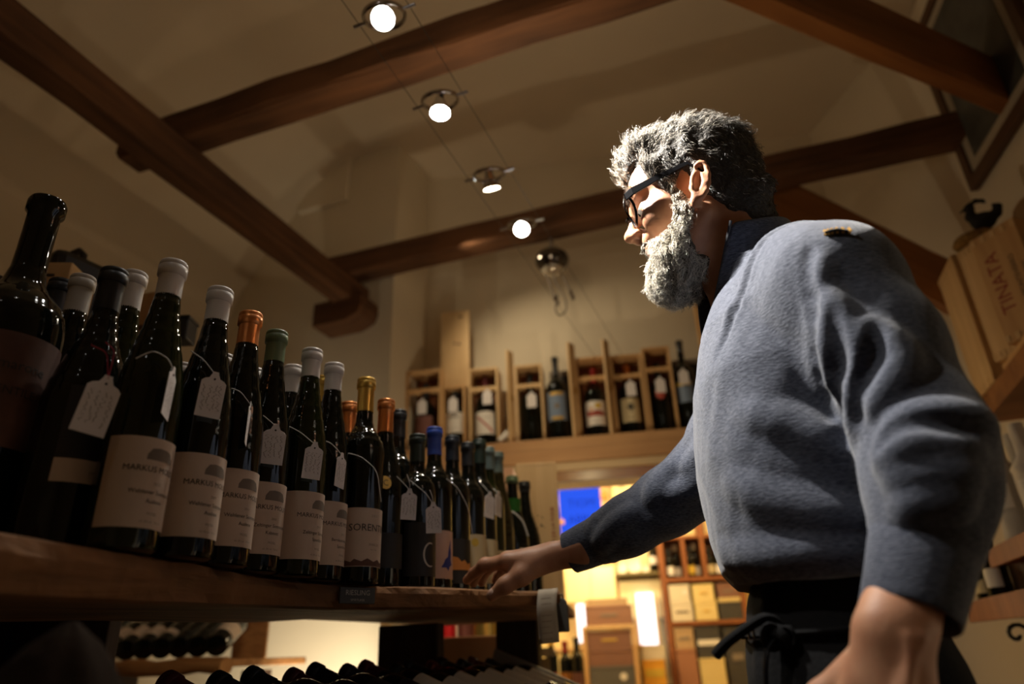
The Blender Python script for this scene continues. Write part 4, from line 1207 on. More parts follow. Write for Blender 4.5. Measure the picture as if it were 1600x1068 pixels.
def price_tag(top, face_deg, lean, label, strings, w=.030, h=.058, smat=None, seed=1):
    """card hanging by its top; face_deg = plan direction its written side looks to"""
    t = thing('price_tag', label, 'tag', top, R(face_deg + 90), 'hand-written price tags', rot=(0, R(lean), R(face_deg + 90)))
    obj('card', tag_mesh(w, h), paper_tag, t)
    mb = MB().lathe([(.0014, 0), (.0014, .0006)], 12, Matrix.Translation((0, -.0007, -.006)) @ Matrix.Rotation(R(90), 4, 'X'))
    obj('hole', mb, ink_black, t)
    obj('handwriting', scribble(w, h, seed), ink_grey, t)
    M = Matrix.Translation(top) @ Matrix.Rotation(R(face_deg + 90), 4, 'Z') @ Matrix.Rotation(R(lean), 4, 'Y')
    Mi = M.inverted()
    for pts in strings:
        P = np.array(pts); s = np.linspace(0, len(P) - 1, len(P) * 5)
        Q = np.stack([np.interp(s, np.arange(len(P)), P[:, i]) for i in range(3)], 1)
        for _ in range(4): Q[1:-1] = (Q[:-2] + 2 * Q[1:-1] + Q[2:]) / 4
        obj('string', MB().tube([Mi @ Vector(q) for q in Q], .00075, 6), smat or string_m, t, smooth=True)
    return t
CAMDIR = lambda p: math.degrees(math.atan2(-p[1], -p[0]))
def facing(p, off=0): return CAMDIR(p) + off
p = (-0.655, 0.498, 1.290)
price_tag(p, facing(p, 12), 8, 'white tag on a red string hanging from the stout black-capped bottle', [[(-.672, .482, 1.328), (-.660, .494, 1.322), p], [(-.664, .492, 1.334), (-.655, .499, 1.325), p]], .034, .064, string_red, 1)
p = (-0.617, 0.548, 1.312)
price_tag(p, facing(p, 72), 4, 'white tag seen almost edge-on, before the first estate flute', [[(-.643, .517, 1.320), (-.633, .529, 1.333), (-.622, .541, 1.326), p]], .026, .058, None, 2)
p = (-0.621, 0.615, 1.331)
price_tag(p, facing(p, 14), 3, 'white tag between the first and second estate flutes', [[(-.645, .593, 1.360), (-.633, .604, 1.350), p]], .030, .056, None, 3)
p = (-0.633, 0.695, 1.319)
price_tag(p, facing(p, 84), 0, 'white tag seen edge-on beside the copper-capped flute', [[(-.660, .672, 1.342), (-.644, .685, 1.337), p]], .028, .056, None, 4)
p = (-0.650, 0.771, 1.312)
price_tag(p, facing(p, 10), 2, 'white tag hanging before the green-capped flute', [[(-.675, .749, 1.332), (-.664, .759, 1.327), p]], .032, .056, None, 5)
p = (-0.637, 0.848, 1.303)
price_tag(p, facing(p, 16), 3, 'white tag hanging right of the green-capped flute, beside its neighbour', [[(-.671, .821, 1.331), (-.655, .834, 1.321), p]], .028, .054, None, 6)
p = (-0.642, 0.928, 1.306)
price_tag(p, facing(p, 55), 4, 'narrow turned white tag left of the gold-capped bottle', [[(-.675, .903, 1.332), (-.657, .916, 1.326), p]], .026, .054, None, 7)
p = (-0.6099, 1.0992, 1.2764)
price_tag(p, facing(p, 12), 2, 'white tag just right of the round gold seal', [[(-0.6289, 1.083, 1.3021), (-0.6156, 1.0963, 1.285), p], [(-0.6128, 1.0925, 1.3059), (-0.608, 1.0954, 1.2897), p]], .028, .052, None, 8)
p = (-0.577, 1.129, 1.254)
price_tag(p, facing(p, 8), -2, 'white tag hanging before the blue-capped bottle', [[(-.618, 1.112, 1.300), (-.590, 1.123, 1.275), p], [(-.583, 1.126, 1.280), (-.578, 1.127, 1.268), p]], .028, .052, None, 9)
p = (-0.592, 1.440, 1.333)
price_tag(p, facing(p, 48), 6, 'white tag before the grey-green capped bottle, the front one of two', [[(-0.612, 1.436, 1.358), (-0.602, 1.437, 1.346), p]], .032, .056, None, 10)
p = (-0.595, 1.5, 1.346)
price_tag(p, facing(p, 64), 6, 'white tag hanging right behind another one near the grey-green cap', [[(-0.612, 1.505, 1.36), p]], .032, .056, None, 11)
def loose_string(label, pts, r=.0008, k=1.0):
    P = np.array([0, 0, 1.0]) + (np.array(pts) - np.array([0, 0, 1.0])) * k; s = np.linspace(0, len(P) - 1, len(P) * 6)
    Q = np.stack([np.interp(s, np.arange(len(P)), P[:, i]) for i in range(3)], 1)
    for _ in range(6): Q[1:-1] = (Q[:-2] + 2 * Q[1:-1] + Q[2:]) / 4
    tag(obj('string', MB().tube([tuple(q) for q in Q], r, 6), string_m, smooth=True), label, 'string')
loose_string('white string hanging down over the gold-capped bottle', [(-.6655, .973, 1.318), (-.662, .974, 1.324), (-.643, .988, 1.317), (-.626, 1.000, 1.300), (-.619, 1.003, 1.286), (-.6135, 1.008, 1.241)])
loose_string('white string hanging down right of the blue-capped bottle', [(-.566, 1.160, 1.306), (-.547, 1.170, 1.290), (-.529, 1.180, 1.250), (-.5235, 1.183, 1.204)], .0008, 1.07)
loose_string('thick white tie around the bottle with the green capsule', [(-.617, 1.603, 1.324), (-.597, 1.607, 1.318), (-.578, 1.614, 1.297), (-.567, 1.618, 1.259)], .0022, 1.06)

# ---------------------------------------------------------------- display counter: live-edge plank on board legs
edge = [(-.600, .02, 1.055), (-.612, .22, 1.057), (-.626, .409, 1.0597), (-.640, .506, 1.0618), (-.654, .632, 1.0648), (-.680, .78, 1.070), (-.691, .868, 1.0733), (-.678, .984, 1.0745), (-.628, 1.091, 1.076), (-.575, 1.168, 1.077), (-.536, 1.270, 1.080), (-.478, 1.372, 1.086), (-.430, 1.402, 1.088)]
E_ = catmull(edge, 110)
counter = thing('display_counter', 'rustic display counter with a thick live-edge plank full of bottles', 'counter', (-.8, .9, 0))
V, F = [], []
n = len(E_)
nr = vnoise(np.stack([E_[:, 0], E_[:, 1], E_[:, 2]], 1), 60, 2) * .0035 + vnoise(E_, 190, 4) * .0016
nr2 = vnoise(E_ + 3, 40, 5) * .005 + vnoise(E_, 150, 9) * .002
for i in range(n):
    x, y, zb = E_[i]
    tan = E_[min(i + 1, n - 1)] - E_[max(i - 1, 0)]; tan[2] = 0; tan /= np.linalg.norm(tan)
    out = np.array([tan[1], -tan[0], 0])
    zt = ZP + .0006
    bk = np.array([-1.06, y, 0])
    q = np.array([x, y, 0])
    row = [bk + [0, 0, zb], bk + [0, 0, zt], q - out * (.012) + [0, 0, zt], q + out * (nr[i]) + [0, 0, zt - .004 + nr[i] * .4], q + out * (.004 + nr2[i]) + [0, 0, zt - (zt - zb) * .35], q + out * (.001 + nr2[i] * .8) + [0, 0, zb + (zt - zb) * .3], q + out * (-.003 + nr[i]) + [0, 0, zb + .003], q - out * .014 + [0, 0, zb]]
    V += [tuple(r - np.array([-.8, .9, 0])) for r in row]
for i in range(n - 1):
    for q in range(8):
        F.append((i * 8 + q, i * 8 + (q + 1) % 8, (i + 1) * 8 + (q + 1) % 8, (i + 1) * 8 + q))
F += [tuple(range(7, -1, -1)), tuple((n - 1) * 8 + q for q in range(8))]
obj('plank', MB().add(V, F), plank_m, counter)
off = Vector((-.8, .9, 0))
# plank continues behind the end of the front edge
obj('plank', MB().prism([(-1.06 - off.x, 1.38 - off.y), (-.440 - off.x, 1.400 - off.y), (-.615 - off.x, 2.15 - off.y), (-1.06 - off.x, 2.15 - off.y)], .024, Matrix.Translation((0, 0, ZP - .0238))), plank_m, counter, bevel=.003)
def board(c, d, rz=0, m=dark_wood, name='board_leg', par=counter):
    return obj(name, MB().box(Vector(c) - off, d, rz), m, par, bevel=.004)
board((-.955, 1.75, .540), (.170, .05, 1.08), R(4))
board((-.746, 2.005, .543), (.125, .045, 1.086), R(2))
board((-.84, .12, .525), (.36, .05, 1.05))
board((-1.03, 1.0, .30), (.04, 1.8, .60))
# engraved plaque on the front edge
pa = math.atan2(1.075 - .985, -.637 + .681)
pc = Vector((-.6515, 1.010, 1.0945))
M = Matrix.Translation(pc) @ Matrix.Rotation(pa, 4, 'Z') @ Matrix.Rotation(R(90), 4, 'X')
pq = tag(obj('name_plaque', MB().box((0, 0, 0), (.066, .0255, .003), 0, M), mat('dark_plaque', (.030, .026, .024), .35, metal=.5), bevel=.001), 'small dark plaque lettered RIESLING on the plank edge', 'sign')
mb = MB(); text_flat(mb, 'RIESLING', .0112, M @ Matrix.Translation((0, .0005, .0019)), 1.0); obj('lettering', mb, mat('plaque_letters', (.30, .26, .22), .4, metal=.4), pq)
mb = MB(); text_flat(mb, 'SPÄTLESE', .0048, M @ Matrix.Translation((0, -.0085, .0019)), 1.3); obj('lettering', mb, mat('plaque_letters', (.30, .26, .22), .4, metal=.4), pq)
# paper list on the end of the plank
V, F = [], []
for j in range(9):
    for i in range(6):
        u_, v_ = i / 5, j / 8
        V.append((-.4665 + .0345 * u_, 1.377 + .020 * u_ - .003 * math.sin(v_ * 5) - .002 * math.sin(u_ * 6) - .012 * min(1, v_ * 3), 1.114 - .100 * v_ + .003 * u_))
for j in range(8):
    for i in range(5): F.append((j * 6 + i, j * 6 + i + 1, j * 6 + i + 7, j * 6 + i + 6))
pl = tag(obj('paper_list', MB().add(V, F), mat('old_paper', (.40, .35, .28), .85), smooth=True), 'curled paper price list pinned to the end of the plank', 'paper')
m_ = pl.modifiers.new('thick', 'SOLIDIFY'); m_.thickness = .0006
mb = MB()
for j in range(1, 9):
    z = 1.106 - .0105 * j; y = 1.374 - .012
    mb.add([(-.458, y + .003, z), (-.458 + .018 * (1 - .3 * (j % 3 == 0)), y + .013, z + .0015), (-.458 + .018 * (1 - .3 * (j % 3 == 0)), y + .013, z + .0025), (-.458, y + .003, z + .001)], [(0, 1, 2, 3)])
obj('writing', mb, ink_grey, pl)

# tilted rack of lying bottles below the plank
ax = Vector((.927, 0, -.375)).normalized()
side = Vector((0, 1, 0)); upv = side.cross(ax).normalized()
if upv.z < 0: upv = -upv
rack = thing('tilted_rack', 'dark tilted rack of lying bottles below the plank, with a grey end board', 'rack', (-.5, .8, 0))
ro = Vector((-.5, .8, 0))
base0 = Vector((-.635, 1.89, .912))
def rk(u, v, w): return base0 + ax * u + side * v + upv * w
def rackbox(name, u0, u1, v0, v1, w0, w1, m):
    M = Matrix((ax, side, upv)).transposed().to_4x4(); M.translation = rk((u0 + u1) / 2, (v0 + v1) / 2, (w0 + w1) / 2) - ro
    return obj(name, MB().box((0, 0, 0), (u1 - u0, v1 - v0, w1 - w0), 0, M), m, rack, bevel=.002)
rackbox('bed', -.19, .10, -1.18, .048, -.062, -.040, dark_wood)
rackbox('end_board', -.185, .140, .048, .062, -.06, .036, mat('grey_board', (.20, .175, .165), .6, var=.2, vscale=12))
for v in (-.10, -1.10):
    rackbox('support', -.16, -.12, v, v + .04, -.16, -.062, dark_wood)
obj('rack_leg', MB().box(Vector((-.66, 1.80, .420)) - ro, (.06, .06, .84)), dark_wood, rack)
obj('rack_leg', MB().box(Vector((-.66, .80, .420)) - ro, (.06, .06, .84)), dark_wood, rack)
rq = ax.to_track_quat('-Z', 'Y').to_euler()
rlabels = ['lying bottle next to the grey end board of the tilted rack', 'lying bottle second from the grey end board of the tilted rack', 'lying bottle third from the grey end board of the tilted rack', 'lying bottle fourth from the grey end board of the tilted rack', 'lying bottle fifth from the grey end board of the tilted rack',
           'lying bottle sixth from the grey end board, half in the dark', 'lying bottle seventh from the grey end board, half in the dark'] + [f'dark lying bottle in the tilted rack, {w_} left of the pale labels' for w_ in ('first', 'second', 'third', 'fourth', 'fifth', 'sixth')] + ['dark lying bottle nearest the camera in the tilted rack']
for k in range(14):
    v = .000 - k * .084
    u = .105 + (.012, -.004, .006, -.008, .008, -.006, .012, -.010, .004, -.008, .01, -.004, .008, 0)[k]
    b_ = rk(u, v, -.0012)
    bottle('bordeaux', .295, .0375, tuple(b_), rlabels[k], (cap_black, cap_wine, cap_navy)[k % 3], .05, glass_dark, 0, [(.070, .165, (50, 40, 60, 45, 55)[k % 5], 95, paper_white if k < 8 else paper_black, [], [])], 'bottles lying in the tilted rack', rot=rq)

# wall shelf at the left with bottles lying on a log-edged board
ls = thing('log_shelf', 'low wooden shelf with an orange log edge and upright end board at the left wall', 'shelf', (-1.55, 1.65, 0))
lo = Vector((-1.55, 1.65, 0))
lf = []
for q in np.linspace(0, 1, 14): lf.append((-2.52 + .76 * q - lo.x, 1.972 + .010 * math.sin(q * 9) - lo.y, 1.000 + .004 * math.sin(q * 17)))
obj('log_edge', MB().tube(lf, [.026 + .003 * math.sin(i * 2.1) for i in range(14)], 12), log_m, ls, smooth=True)
obj('board', MB().box(Vector((-2.14, 2.19, 1.006)) - lo, (.76, .42, .024)), log_m, ls, bevel=.003)
obj('end_board', MB().box(Vector((-2.02, 2.385, 1.14)) - lo, (.13, .03, .245), R(30)), log_m, ls, bevel=.004)
obj('shelf_leg', MB().box(Vector((-2.45, 2.2, .49)) - lo, (.05, .10, .98)), dark_wood, ls)
obj('shelf_leg', MB().box(Vector((-1.82, 2.2, .49)) - lo, (.05, .10, .98)), dark_wood, ls)
ld = Vector((.33, -.86, -.40)).normalized(); lq = ld.to_track_quat('-Z', 'Y').to_euler()
lt = ['lying bottle first from the left on the log shelf', 'lying bottle second from the left on the log shelf', 'lying bottle third from the left on the log shelf', 'lying bottle fourth from the left on the log shelf, with a small label', 'lying black bottle fifth from the left on the log shelf', 'lying black bottle sixth from the left on the log shelf', 'lying bottle next to the upright board on the log shelf']
for k in range(7):
    x = -2.325 + .0815 * k
    bottle('bordeaux', .295, .0375, (x, 2.000, 1.0600), lt[k], cap_black, .05, glass_dark, 0, [(.05, (.125, .13, .12, .085, .06, .06, .125)[k], 90, 100, paper_cream if k not in (4, 5) else paper_black, [], [])], 'bottles lying on the log shelf', rot=lq)
bottle('bordeaux', .295, .0375, (-2.440, 2.000, 1.0600), 'lying bottle with a white label left of the log shelf, half hidden', cap_black, .05, glass_dark, 0, [(.05, .125, 90, 100, paper_white, [], [])], None, rot=lq)

# dark paper bundle low at the left
V, F = [], []
nn_, kk = 40, 12
for j in range(kk + 1):
    q = j / kk
    for i in range(nn_):
        a = 2 * math.pi * i / nn_
        r = .125 * (1 - q ** 1.25) ** .72 + .004
        r *= 1 + .10 * math.sin(3 * a + 1) * (1 - q * .6) + .05 * math.sin(8 * a + 4 * q) * q
        V.append((r * math.cos(a) * .9 + .03 * q, r * math.sin(a) * .75, .192 * q))
for j in range(kk):
    for i in range(nn_): F.append((j * nn_ + i, j * nn_ + (i + 1) % nn_, (j + 1) * nn_ + (i + 1) % nn_, (j + 1) * nn_ + i))
F += [tuple(range(nn_ - 1, -1, -1)), tuple(kk * nn_ + i for i in range(nn_))]
bd = MB().add(V, F)
o = obj('paper_bundle', bd, mat('dark_wrap', (.020, .012, .007), .9, spec=.08, var=.3, vscale=14, bump=.3, bscale=30), smooth=True, angle=35)
o.location = (-.530, .395, .842); tag(o, 'dark crumpled paper bundle with a peaked top at the lower left', 'bundle')
st_ = thing('plinth', 'dark wooden plinth under the paper bundle', 'plinth', (-.545, .38, 0))
obj('plinth_block', MB().box((0, 0, .42), (.20, .20, .84)), dark_wood, st_)
obj('plinth_foot', MB().box((0, 0, .03), (.22, .22, .06)), dark_wood, st_)

# cabinet behind the display, with a case, a block and boards on top
cb_ = thing('rear_cabinet', 'tall dark cabinet behind the display carrying a black case', 'cabinet', (-1.52, .62, 0))
co = Vector((-1.52, .62, 0))
for nm, c, d in (('side_panel', (-1.52, .14, .83), (.50, .03, 1.62)), ('side_panel', (-1.52, 1.10, .83), (.50, .03, 1.62)), ('back_panel', (-1.76, .62, .83), (.02, .96, 1.62)), ('top', (-1.52, .62, 1.655), (.54, 1.02, .03)), ('shelf_board', (-1.52, .62, 1.20), (.48, .93, .025)), ('shelf_board', (-1.52, .62, .70), (.48, .93, .025)), ('plinth', (-1.52, .62, .04), (.48, .93, .08))):
    obj(nm, MB().box(Vector(c) - co, d), dark_wood, cb_, bevel=.003)
ca = thing('black_case', 'black case with a carrying handle on top, behind the bottles at the left', 'case', (-1.56, 1.00, 1.67), R(-8))
obj('case_body', MB().box((0, 0, .12), (.26, .16, .24)), mat('case_vinyl', (.012, .011, .010), .45), ca, bevel=.02)
obj('handle', MB().tube([(-.07, 0, .235), (-.066, 0, .272), (-.045, 0, .292), (.055, 0, .288), (.078, 0, .268), (.082, 0, .235)], .009, 8), black_m, ca, smooth=True)
bk_ = thing('wooden_block', 'small pale wooden box end sticking up behind the left bottles', 'box', (-1.335, .86, 1.67), R(25))
obj('body', MB().box((0, 0, .055), (.085, .10, .11)), pine_pale, bk_, bevel=.003)
obj('handle_slot', MB().box((-.004, -.0505, .078), (.034, .002, .006)), ink_black, bk_)
br_ = thing('leaning_board', 'orange pine board standing between two white-capped bottles at the left', 'board', (-1.345, 1.07, 1.67), R(10))
obj('board', MB().box((0, 0, .082), (.085, .018, .165)), pine, br_, bevel=.002)
mb = MB().lathe([(.008, 0), (.006, .002)], 10, Matrix.Translation((.014, -.0092, .07)) @ Matrix.Rotation(R(90), 4, 'X'))
obj('knot', mb, mat('knot', (.13, .05, .02), .6), br_)
bx_ = thing('black_box', 'small black box between the first two estate flutes, behind them', 'box', (-1.20, 1.055, 1.67), R(20))
obj('body', MB().box((0, 0, .026), (.07, .05, .05)), black_m, bx_, bevel=.003)
obj('lid', MB().box((0, 0, .054), (.074, .054, .008)), black_m, bx_, bevel=.002)

# gift tubes and a carton on a low ledge by the rear wall
lg = thing('low_ledge', 'low ledge against the rear wall carrying gift tubes', 'ledge', (-1.13, 2.60, 0))
obj('top', MB().box((0, 0, 1.00), (.50, .30, .03)), dark_wood, lg)
obj('leg', MB().box((-.22, 0, .49), (.04, .26, .98)), dark_wood, lg)
obj('leg', MB().box((.22, 0, .49), (.04, .26, .98)), dark_wood, lg)
for x, r_, m_, lb, cat_ in ((-1.252, .045, mat('red_gloss', (.62, .012, .018), .3), 'bright red gift tube under the plank', 'gift tube'), (-1.165, .030, mat('dull_red', (.30, .10, .075), .5), 'dull red gift tube beside the bright red one', 'gift tube'), (-1.085, .046, mat('gold_foil', (.62, .45, .13), .25, metal=.8), 'gold foil gift tube under the plank', 'gift tube'), (-.985, .045, mat('pale_tube', (.62, .56, .47), .5), 'pale grey gift tube next to the right board leg', 'gift tube')):
    t = thing('gift_tube', lb, cat_, (x, 2.56, 1.0155))
    obj('tube_body', MB().lathe([(r_, 0), (r_, .27), (r_ * .98, .272)], 24), m_, t, smooth=True)
    obj('lid', MB().lathe([(r_ * 1.03, .272), (r_ * 1.03, .30), (r_ * .95, .303)], 24), m_, t, smooth=True)
cd = thing('cardboard_carton', 'plain tan cardboard carton between the two board legs', 'box', (-.99, 2.25, .905), R(8))
ck = mat('cardboard', (.60, .36, .20), .8, var=.05, vscale=10)
obj('carton_body', MB().box((0, 0, .075), (.21, .16, .15)), ck, cd, bevel=.004)
obj('flap_seam', MB().box((0, 0, .1505), (.205, .012, .001)), mat('tape', (.50, .33, .18), .4), cd)
ct = thing('carton_stand', 'dark low stand under the tan carton', 'stand', (-.99, 2.25, 0))
obj('top', MB().box((0, 0, .885), (.30, .24, .03)), dark_wood, ct)
obj('leg', MB().box((-.12, 0, .435), (.03, .2, .87)), dark_wood, ct); obj('leg', MB().box((.12, 0, .435), (.03, .2, .87)), dark_wood, ct)

# two tall pine boxes at the end of the plank
def closed_box(name, label, loc, rz, w, d, h, m, lid_out=0.0, group=None, texts=()):
    t = thing(name, label, 'box', loc, rz, group)
    e = .009
    obj('side_panel', MB().box((-w / 2 + e / 2, 0, h / 2), (e, d, h)), m, t, bevel=.0012)
    obj('side_panel', MB().box((w / 2 - e / 2, 0, h / 2), (e, d, h)), m, t, bevel=.0012)
    obj('end_panel', MB().box((0, 0, e / 2), (w - 2 * e - .0006, d, e)), m, t, bevel=.001)
    obj('end_panel', MB().box((0, 0, h - e / 2), (w - 2 * e - .0006, d, e)), m, t, bevel=.001)
    obj('back_panel', MB().box((0, d / 2 - .003, h / 2), (w - 2 * e - .0006, .006, h - 2 * e - .0006)), m, t)
    f = obj('lid', MB().box((0, -d / 2 + .003 - lid_out, h / 2), (w - 2 * e - .0006, .006, h - 2 * e - .0006)), m, t, bevel=.001)
    fr_ = -d / 2 - lid_out - .0006
    for s_, size, x, z, ink, vert in texts:
        M = Matrix.Translation((x, fr_, z)) @ Matrix.Rotation(R(90), 4, 'X') @ Matrix.Rotation(R(vert), 4, 'Z')
        mb = MB(); text_flat(mb, s_, size, M); obj('lettering', mb, ink, f)
    return t
closed_box('wine_box', 'tall pine wine box with vertical printing at the end of the plank', (-.649, 1.958, ZP), R(16), .120, .10, .404, pine_pale, 0,
           None, [('CHATEAU DE LA TOUR', .0155, .046, .19, ink_red, 90)])
t = bpy.data.objects['wine_box']
mb = MB()
M0 = Matrix.Translation((-.012, -.0508, .21)) @ Matrix.Rotation(R(90), 4, 'X')
rgx = np.random.default_rng(4)
for k in range(9):
    x, y = rgx.uniform(-.022, .022), rgx.uniform(-.03, .04)
    a = rgx.uniform(-1.4, 1.4); l = rgx.uniform(.006, .016)
    dx, dy = math.cos(a) * l, math.sin(a) * l
    nx, ny = -math.sin(a) * .0013, math.cos(a) * .0013
    mb.add([M0 @ Vector(v) for v in ((x - nx, y - ny, 0), (x + dx, y + dy, 0), (x + nx, y + ny, 0))], [(0, 1, 2)])
obj('brush_drawing', mb, ink_black, [c for c in t.children if c.name.startswith('lid')][0])
closed_box('wine_box', 'reddish pine wine box behind the tall one at the end of the plank', (-.800, 2.006, ZP), R(14), .115, .10, .415, mat('pink_pine', (.58, .32, .18), .6, var=.1, vscale=8), 0, None, [('*', .03, .0, .36, ink_red, 0)])
# grey rounded bag hanging at the plank end
gb = thing('grey_pouch', 'dark grey rounded pouch hanging behind the paper list', 'pouch', (-.4425, 1.462, 1.036))
obj('pouch_body', MB().prism([(-.016, 0), (.012, 0), (.012, .045), (.009, .060), (.002, .066), (-.016, .066)], .010, Matrix.Rotation(R(90), 4, 'X')), mat('grey_felt', (.10, .095, .085), .9), gb, bevel=.003)
obj('loop', MB().tube([(-.008, -.005, .064), (-.009, -.005, .072), (.002, -.005, .072), (.003, -.005, .062)], .0012, 6), black_m, gb, smooth=True)

# ---------------------------------------------------------------- wall shelf over the opening, with open wine boxes
sh = thing('wall_shelf', 'long pine shelf over the opening carrying open wooden wine boxes', 'shelf', tuple(bw(.3, .07, 1.84)), PHI)
obj('shelf_board', MB().box((0, 0, .025), (1.75, .26, .05)), shelf_m, sh, bevel=.004)
obj('fascia', MB().box((0, -.115, -.030), (1.75, .030, .06)), shelf_m, sh, bevel=.003)
obj('trim_strip', MB().box((0, -.095, -.078), (1.75, .018, .034)), mat('pale_strip', (.62, .47, .27), .7), sh, bevel=.002)
obj('under_strip', MB().box((0, .02, -.082), (1.75, .20, .03)), red_wood_x, sh)
ZS = 1.891
def open_box(name, label, s, w, h, d, divider=None, rot=0, wm=None, lip=.012):
    """wine box standing on end, front open towards the room"""
    wm = wm or pine
    t = thing(name, label, 'box', tuple(bw(s, .0, ZS)), PHI + R(rot), 'open wine boxes on the wall shelf')
    e = .011
    obj('side_panel', MB().box((-w / 2 + e / 2, d / 2, h / 2), (e, d, h)), wm, t, bevel=.0015)
    obj('side_panel', MB().box((w / 2 - e / 2, d / 2, h / 2), (e, d, h)), wm, t, bevel=.0015)
    obj('end_panel', MB().box((0, d / 2, e / 2), (w - 2 * e - .001, d - .001, e)), wm, t, bevel=.001)
    obj('end_panel', MB().box((0, d / 2, h - e / 2), (w - 2 * e - .001, d - .001, e)), wm, t, bevel=.001)
    obj('back_panel', MB().box((0, d - .004, h / 2), (w - 2 * e - .001, .007, h - 2 * e - .001)), red_wood, t)
    if divider:
        # yoke board holding the neck: two halves leave the neck free
        k = (w - 2 * e) / 2
        for sg in (-1, 1):
            obj('neck_rest', MB().box((sg * (k / 2 + .012), .030, divider), (k - .024 - .001, .045, .010)), wm, t, bevel=.001)
        obj('neck_rest_front', MB().box((0, .005, divider - .0), (w - 2 * e - .001, .008, .020)), wm, t, bevel=.001)
    return t
def box_bottle(s, H, Rb, label, cap, labels, d=.0585, cl=.075, kind='bordeaux', z=.0117):
    return bottle(kind, H, Rb, tuple(bw(s, d, ZS + z)), label, cap, cl, glass_dark, PHI + R(-90), labels, 'large bottles on the wall shelf')
def wall_tag(s, z, label, seed, w=.045, h=.075, d=-.005):
    p = bw(s, d, ZS + z)
    t = thing('price_tag', label, 'tag', tuple(p), PHI, 'tags on the wall shelf bottles')
    obj('card', tag_mesh(w, h), paper_tag, t)
    obj('string', MB().tube([(0, 0, -.004), (.004, .003, .010), (.003, .006, .018)], .0009, 6), string_m, t, smooth=True)
    return t
BH, BR = .355, .047
D_ = .122
open_box('wine_box', 'open wine box at the left end of the wall shelf', -.315, .185, .425, D_, .315)
obj_lid = lambda *a: None
def lid(s, w, h, d, label, rz=0, clasp=True, z=0, tilt=0, m=None):
    t = thing('sliding_cover', label, 'lid', tuple(bw(s, d, ZS + z)), PHI + R(rz), 'sliding covers on the wall shelf')
    t.rotation_euler = (R(tilt), 0, PHI + R(rz))
    obj('cover_board', MB().box((0, 0, h / 2), (w, .012, h)), m or pine_pale, t, bevel=.0015)
    if clasp:
        for zz in ((h * .48,) if clasp == 1 else (h * .25, h * .8)):
            cl = obj('clasp', MB().box((0, -.008, zz), (.016, .004, .030)), brass, t, bevel=.001)
            obj('clasp_loop', MB().tube([(.008 * math.cos(a), -.011, zz + .012 * math.sin(a)) for a in np.linspace(0, 6.28, 10)[:-1]], .0022, 6, closed=True), brass, cl, smooth=True)
    return t
lid(-.420, .030, .465, -.006, 'narrow cover with brass clasps standing at the left end of the shelf', 55, 2, 0)
box_bottle(-.315, BH, BR, 'large bottle with a mauve label in the leftmost box', cap_black, [(.07, .175, 0, 62, paper_mauve, [], [])])
wall_tag(-.316, .265, 'white tag in the leftmost box on the wall shelf', 21)
open_box('wine_box', 'open wine box below the tall upright cover', -.160, .118, .325, D_, None)
box_bottle(-.160, .300, BR, 'large bottle with a cream label below the tall upright cover', cap_black, [(.075, .180, 0, 62, paper_white, [('GRAND CRU', .011, .150, ink_grey, 0), ('MIS EN BOUTEILLE', .006, .095, ink_grey, 0)], [])])
wall_tag(-.160, .262, 'white tag in the box below the tall upright cover', 22)
tl = lid(-.160, .150, .430, .045, 'tall upright pine cover standing on top of a wine box', 0, 0, .3262)
kn = MB()
for x, z, r_ in ((.03, .395, .010), (-.004, .245, .007), (.02, .24, .009)):
    kn.add([(x + r_ * math.cos(a) * 1.3, -.0066, z + r_ * math.sin(a) * .7) for a in np.linspace(0, 6.28, 12)[:-1]], [tuple(range(11))])
k_ = obj('knots', kn, mat('knot', (.13, .05, .02), .6), tl); k_['kind'] = 'stuff'
open_box('wine_box', 'open wine box holding the bottle with a red diagonal stripe', -.010, .148, .405, D_, .295, wm=pine_pale)
STR = [(-.045, .088), (-.037, .092), (.047, .010), (.042, .001)]
box_bottle(-.010, BH + .01, BR + .003, 'large bottle with a red diagonal stripe across its cream label', cap_wine, [(.055, .170, 0, 64, paper_white, [('RISERVA', .010, .135, ink_grey, .014)], [(STR, .060, paper_red)])])
wall_tag(.010, .285, 'white tag above the label with the red stripe', 23)
pp = thing('paper_roll', 'small pale paper roll lying between two boxes on the wall shelf', 'paper', tuple(bw(.083, -.005, ZS + .0165)), PHI + R(25))
obj('roll', MB().tube([(-.02, 0, 0), (0, 0, .02), (.022, 0, .045)], .016, 12), paper_white, pp, smooth=True)
obj('roll_end', MB().tube([(-.0205, 0, -.0005), (-.019, 0, .001)], .010, 12), ink_grey, pp)
lid(.128, .046, .475, -.012, 'narrow pale cover standing right of the striped label bottle', 62, 1, 0)
open_box('wine_box', 'open wine box holding an unlabelled black bottle', .215, .135, .400, D_, .290, wm=pine_pale)
box_bottle(.215, BH, BR, 'large black bottle without front label in a pine box', cap_black, [])
wall_tag(.226, .250, 'white tag on the unlabelled black bottle', 24)
bottle('bordeaux', .445, .050, tuple(bw(.345, .055, ZS + .0006)), 'tall bottle with a blue-grey label with gold edges standing free on the shelf', cap_black, .095, glass_dark, PHI + R(-90),
       [(.105, .250, 0, 58, mat('bluegrey_label', (.17, .23, .33), .6), [], [([(-.03, 0), (.03, 0), (.03, .016), (-.03, .016)], .108, gold_print), ([(-.034, 0), (.034, 0), (.034, .018), (-.034, .018)], .230, gold_print), ([(-.012, -.012), (.012, -.012), (.012, .012), (-.012, .012)], .175, ink_grey)])], 'large bottles on the wall shelf')
t = thing('dark_box', 'dark upright box end behind the free-standing tall bottle', 'box', tuple(bw(.375, .155, ZS + .0006)), PHI)
obj('box_body', MB().box((0, 0, .20), (.13, .06, .40)), black_m, t, bevel=.002); obj('box_lid_edge', MB().box((0, -.0315, .385), (.132, .002, .025)), ink_grey, t)
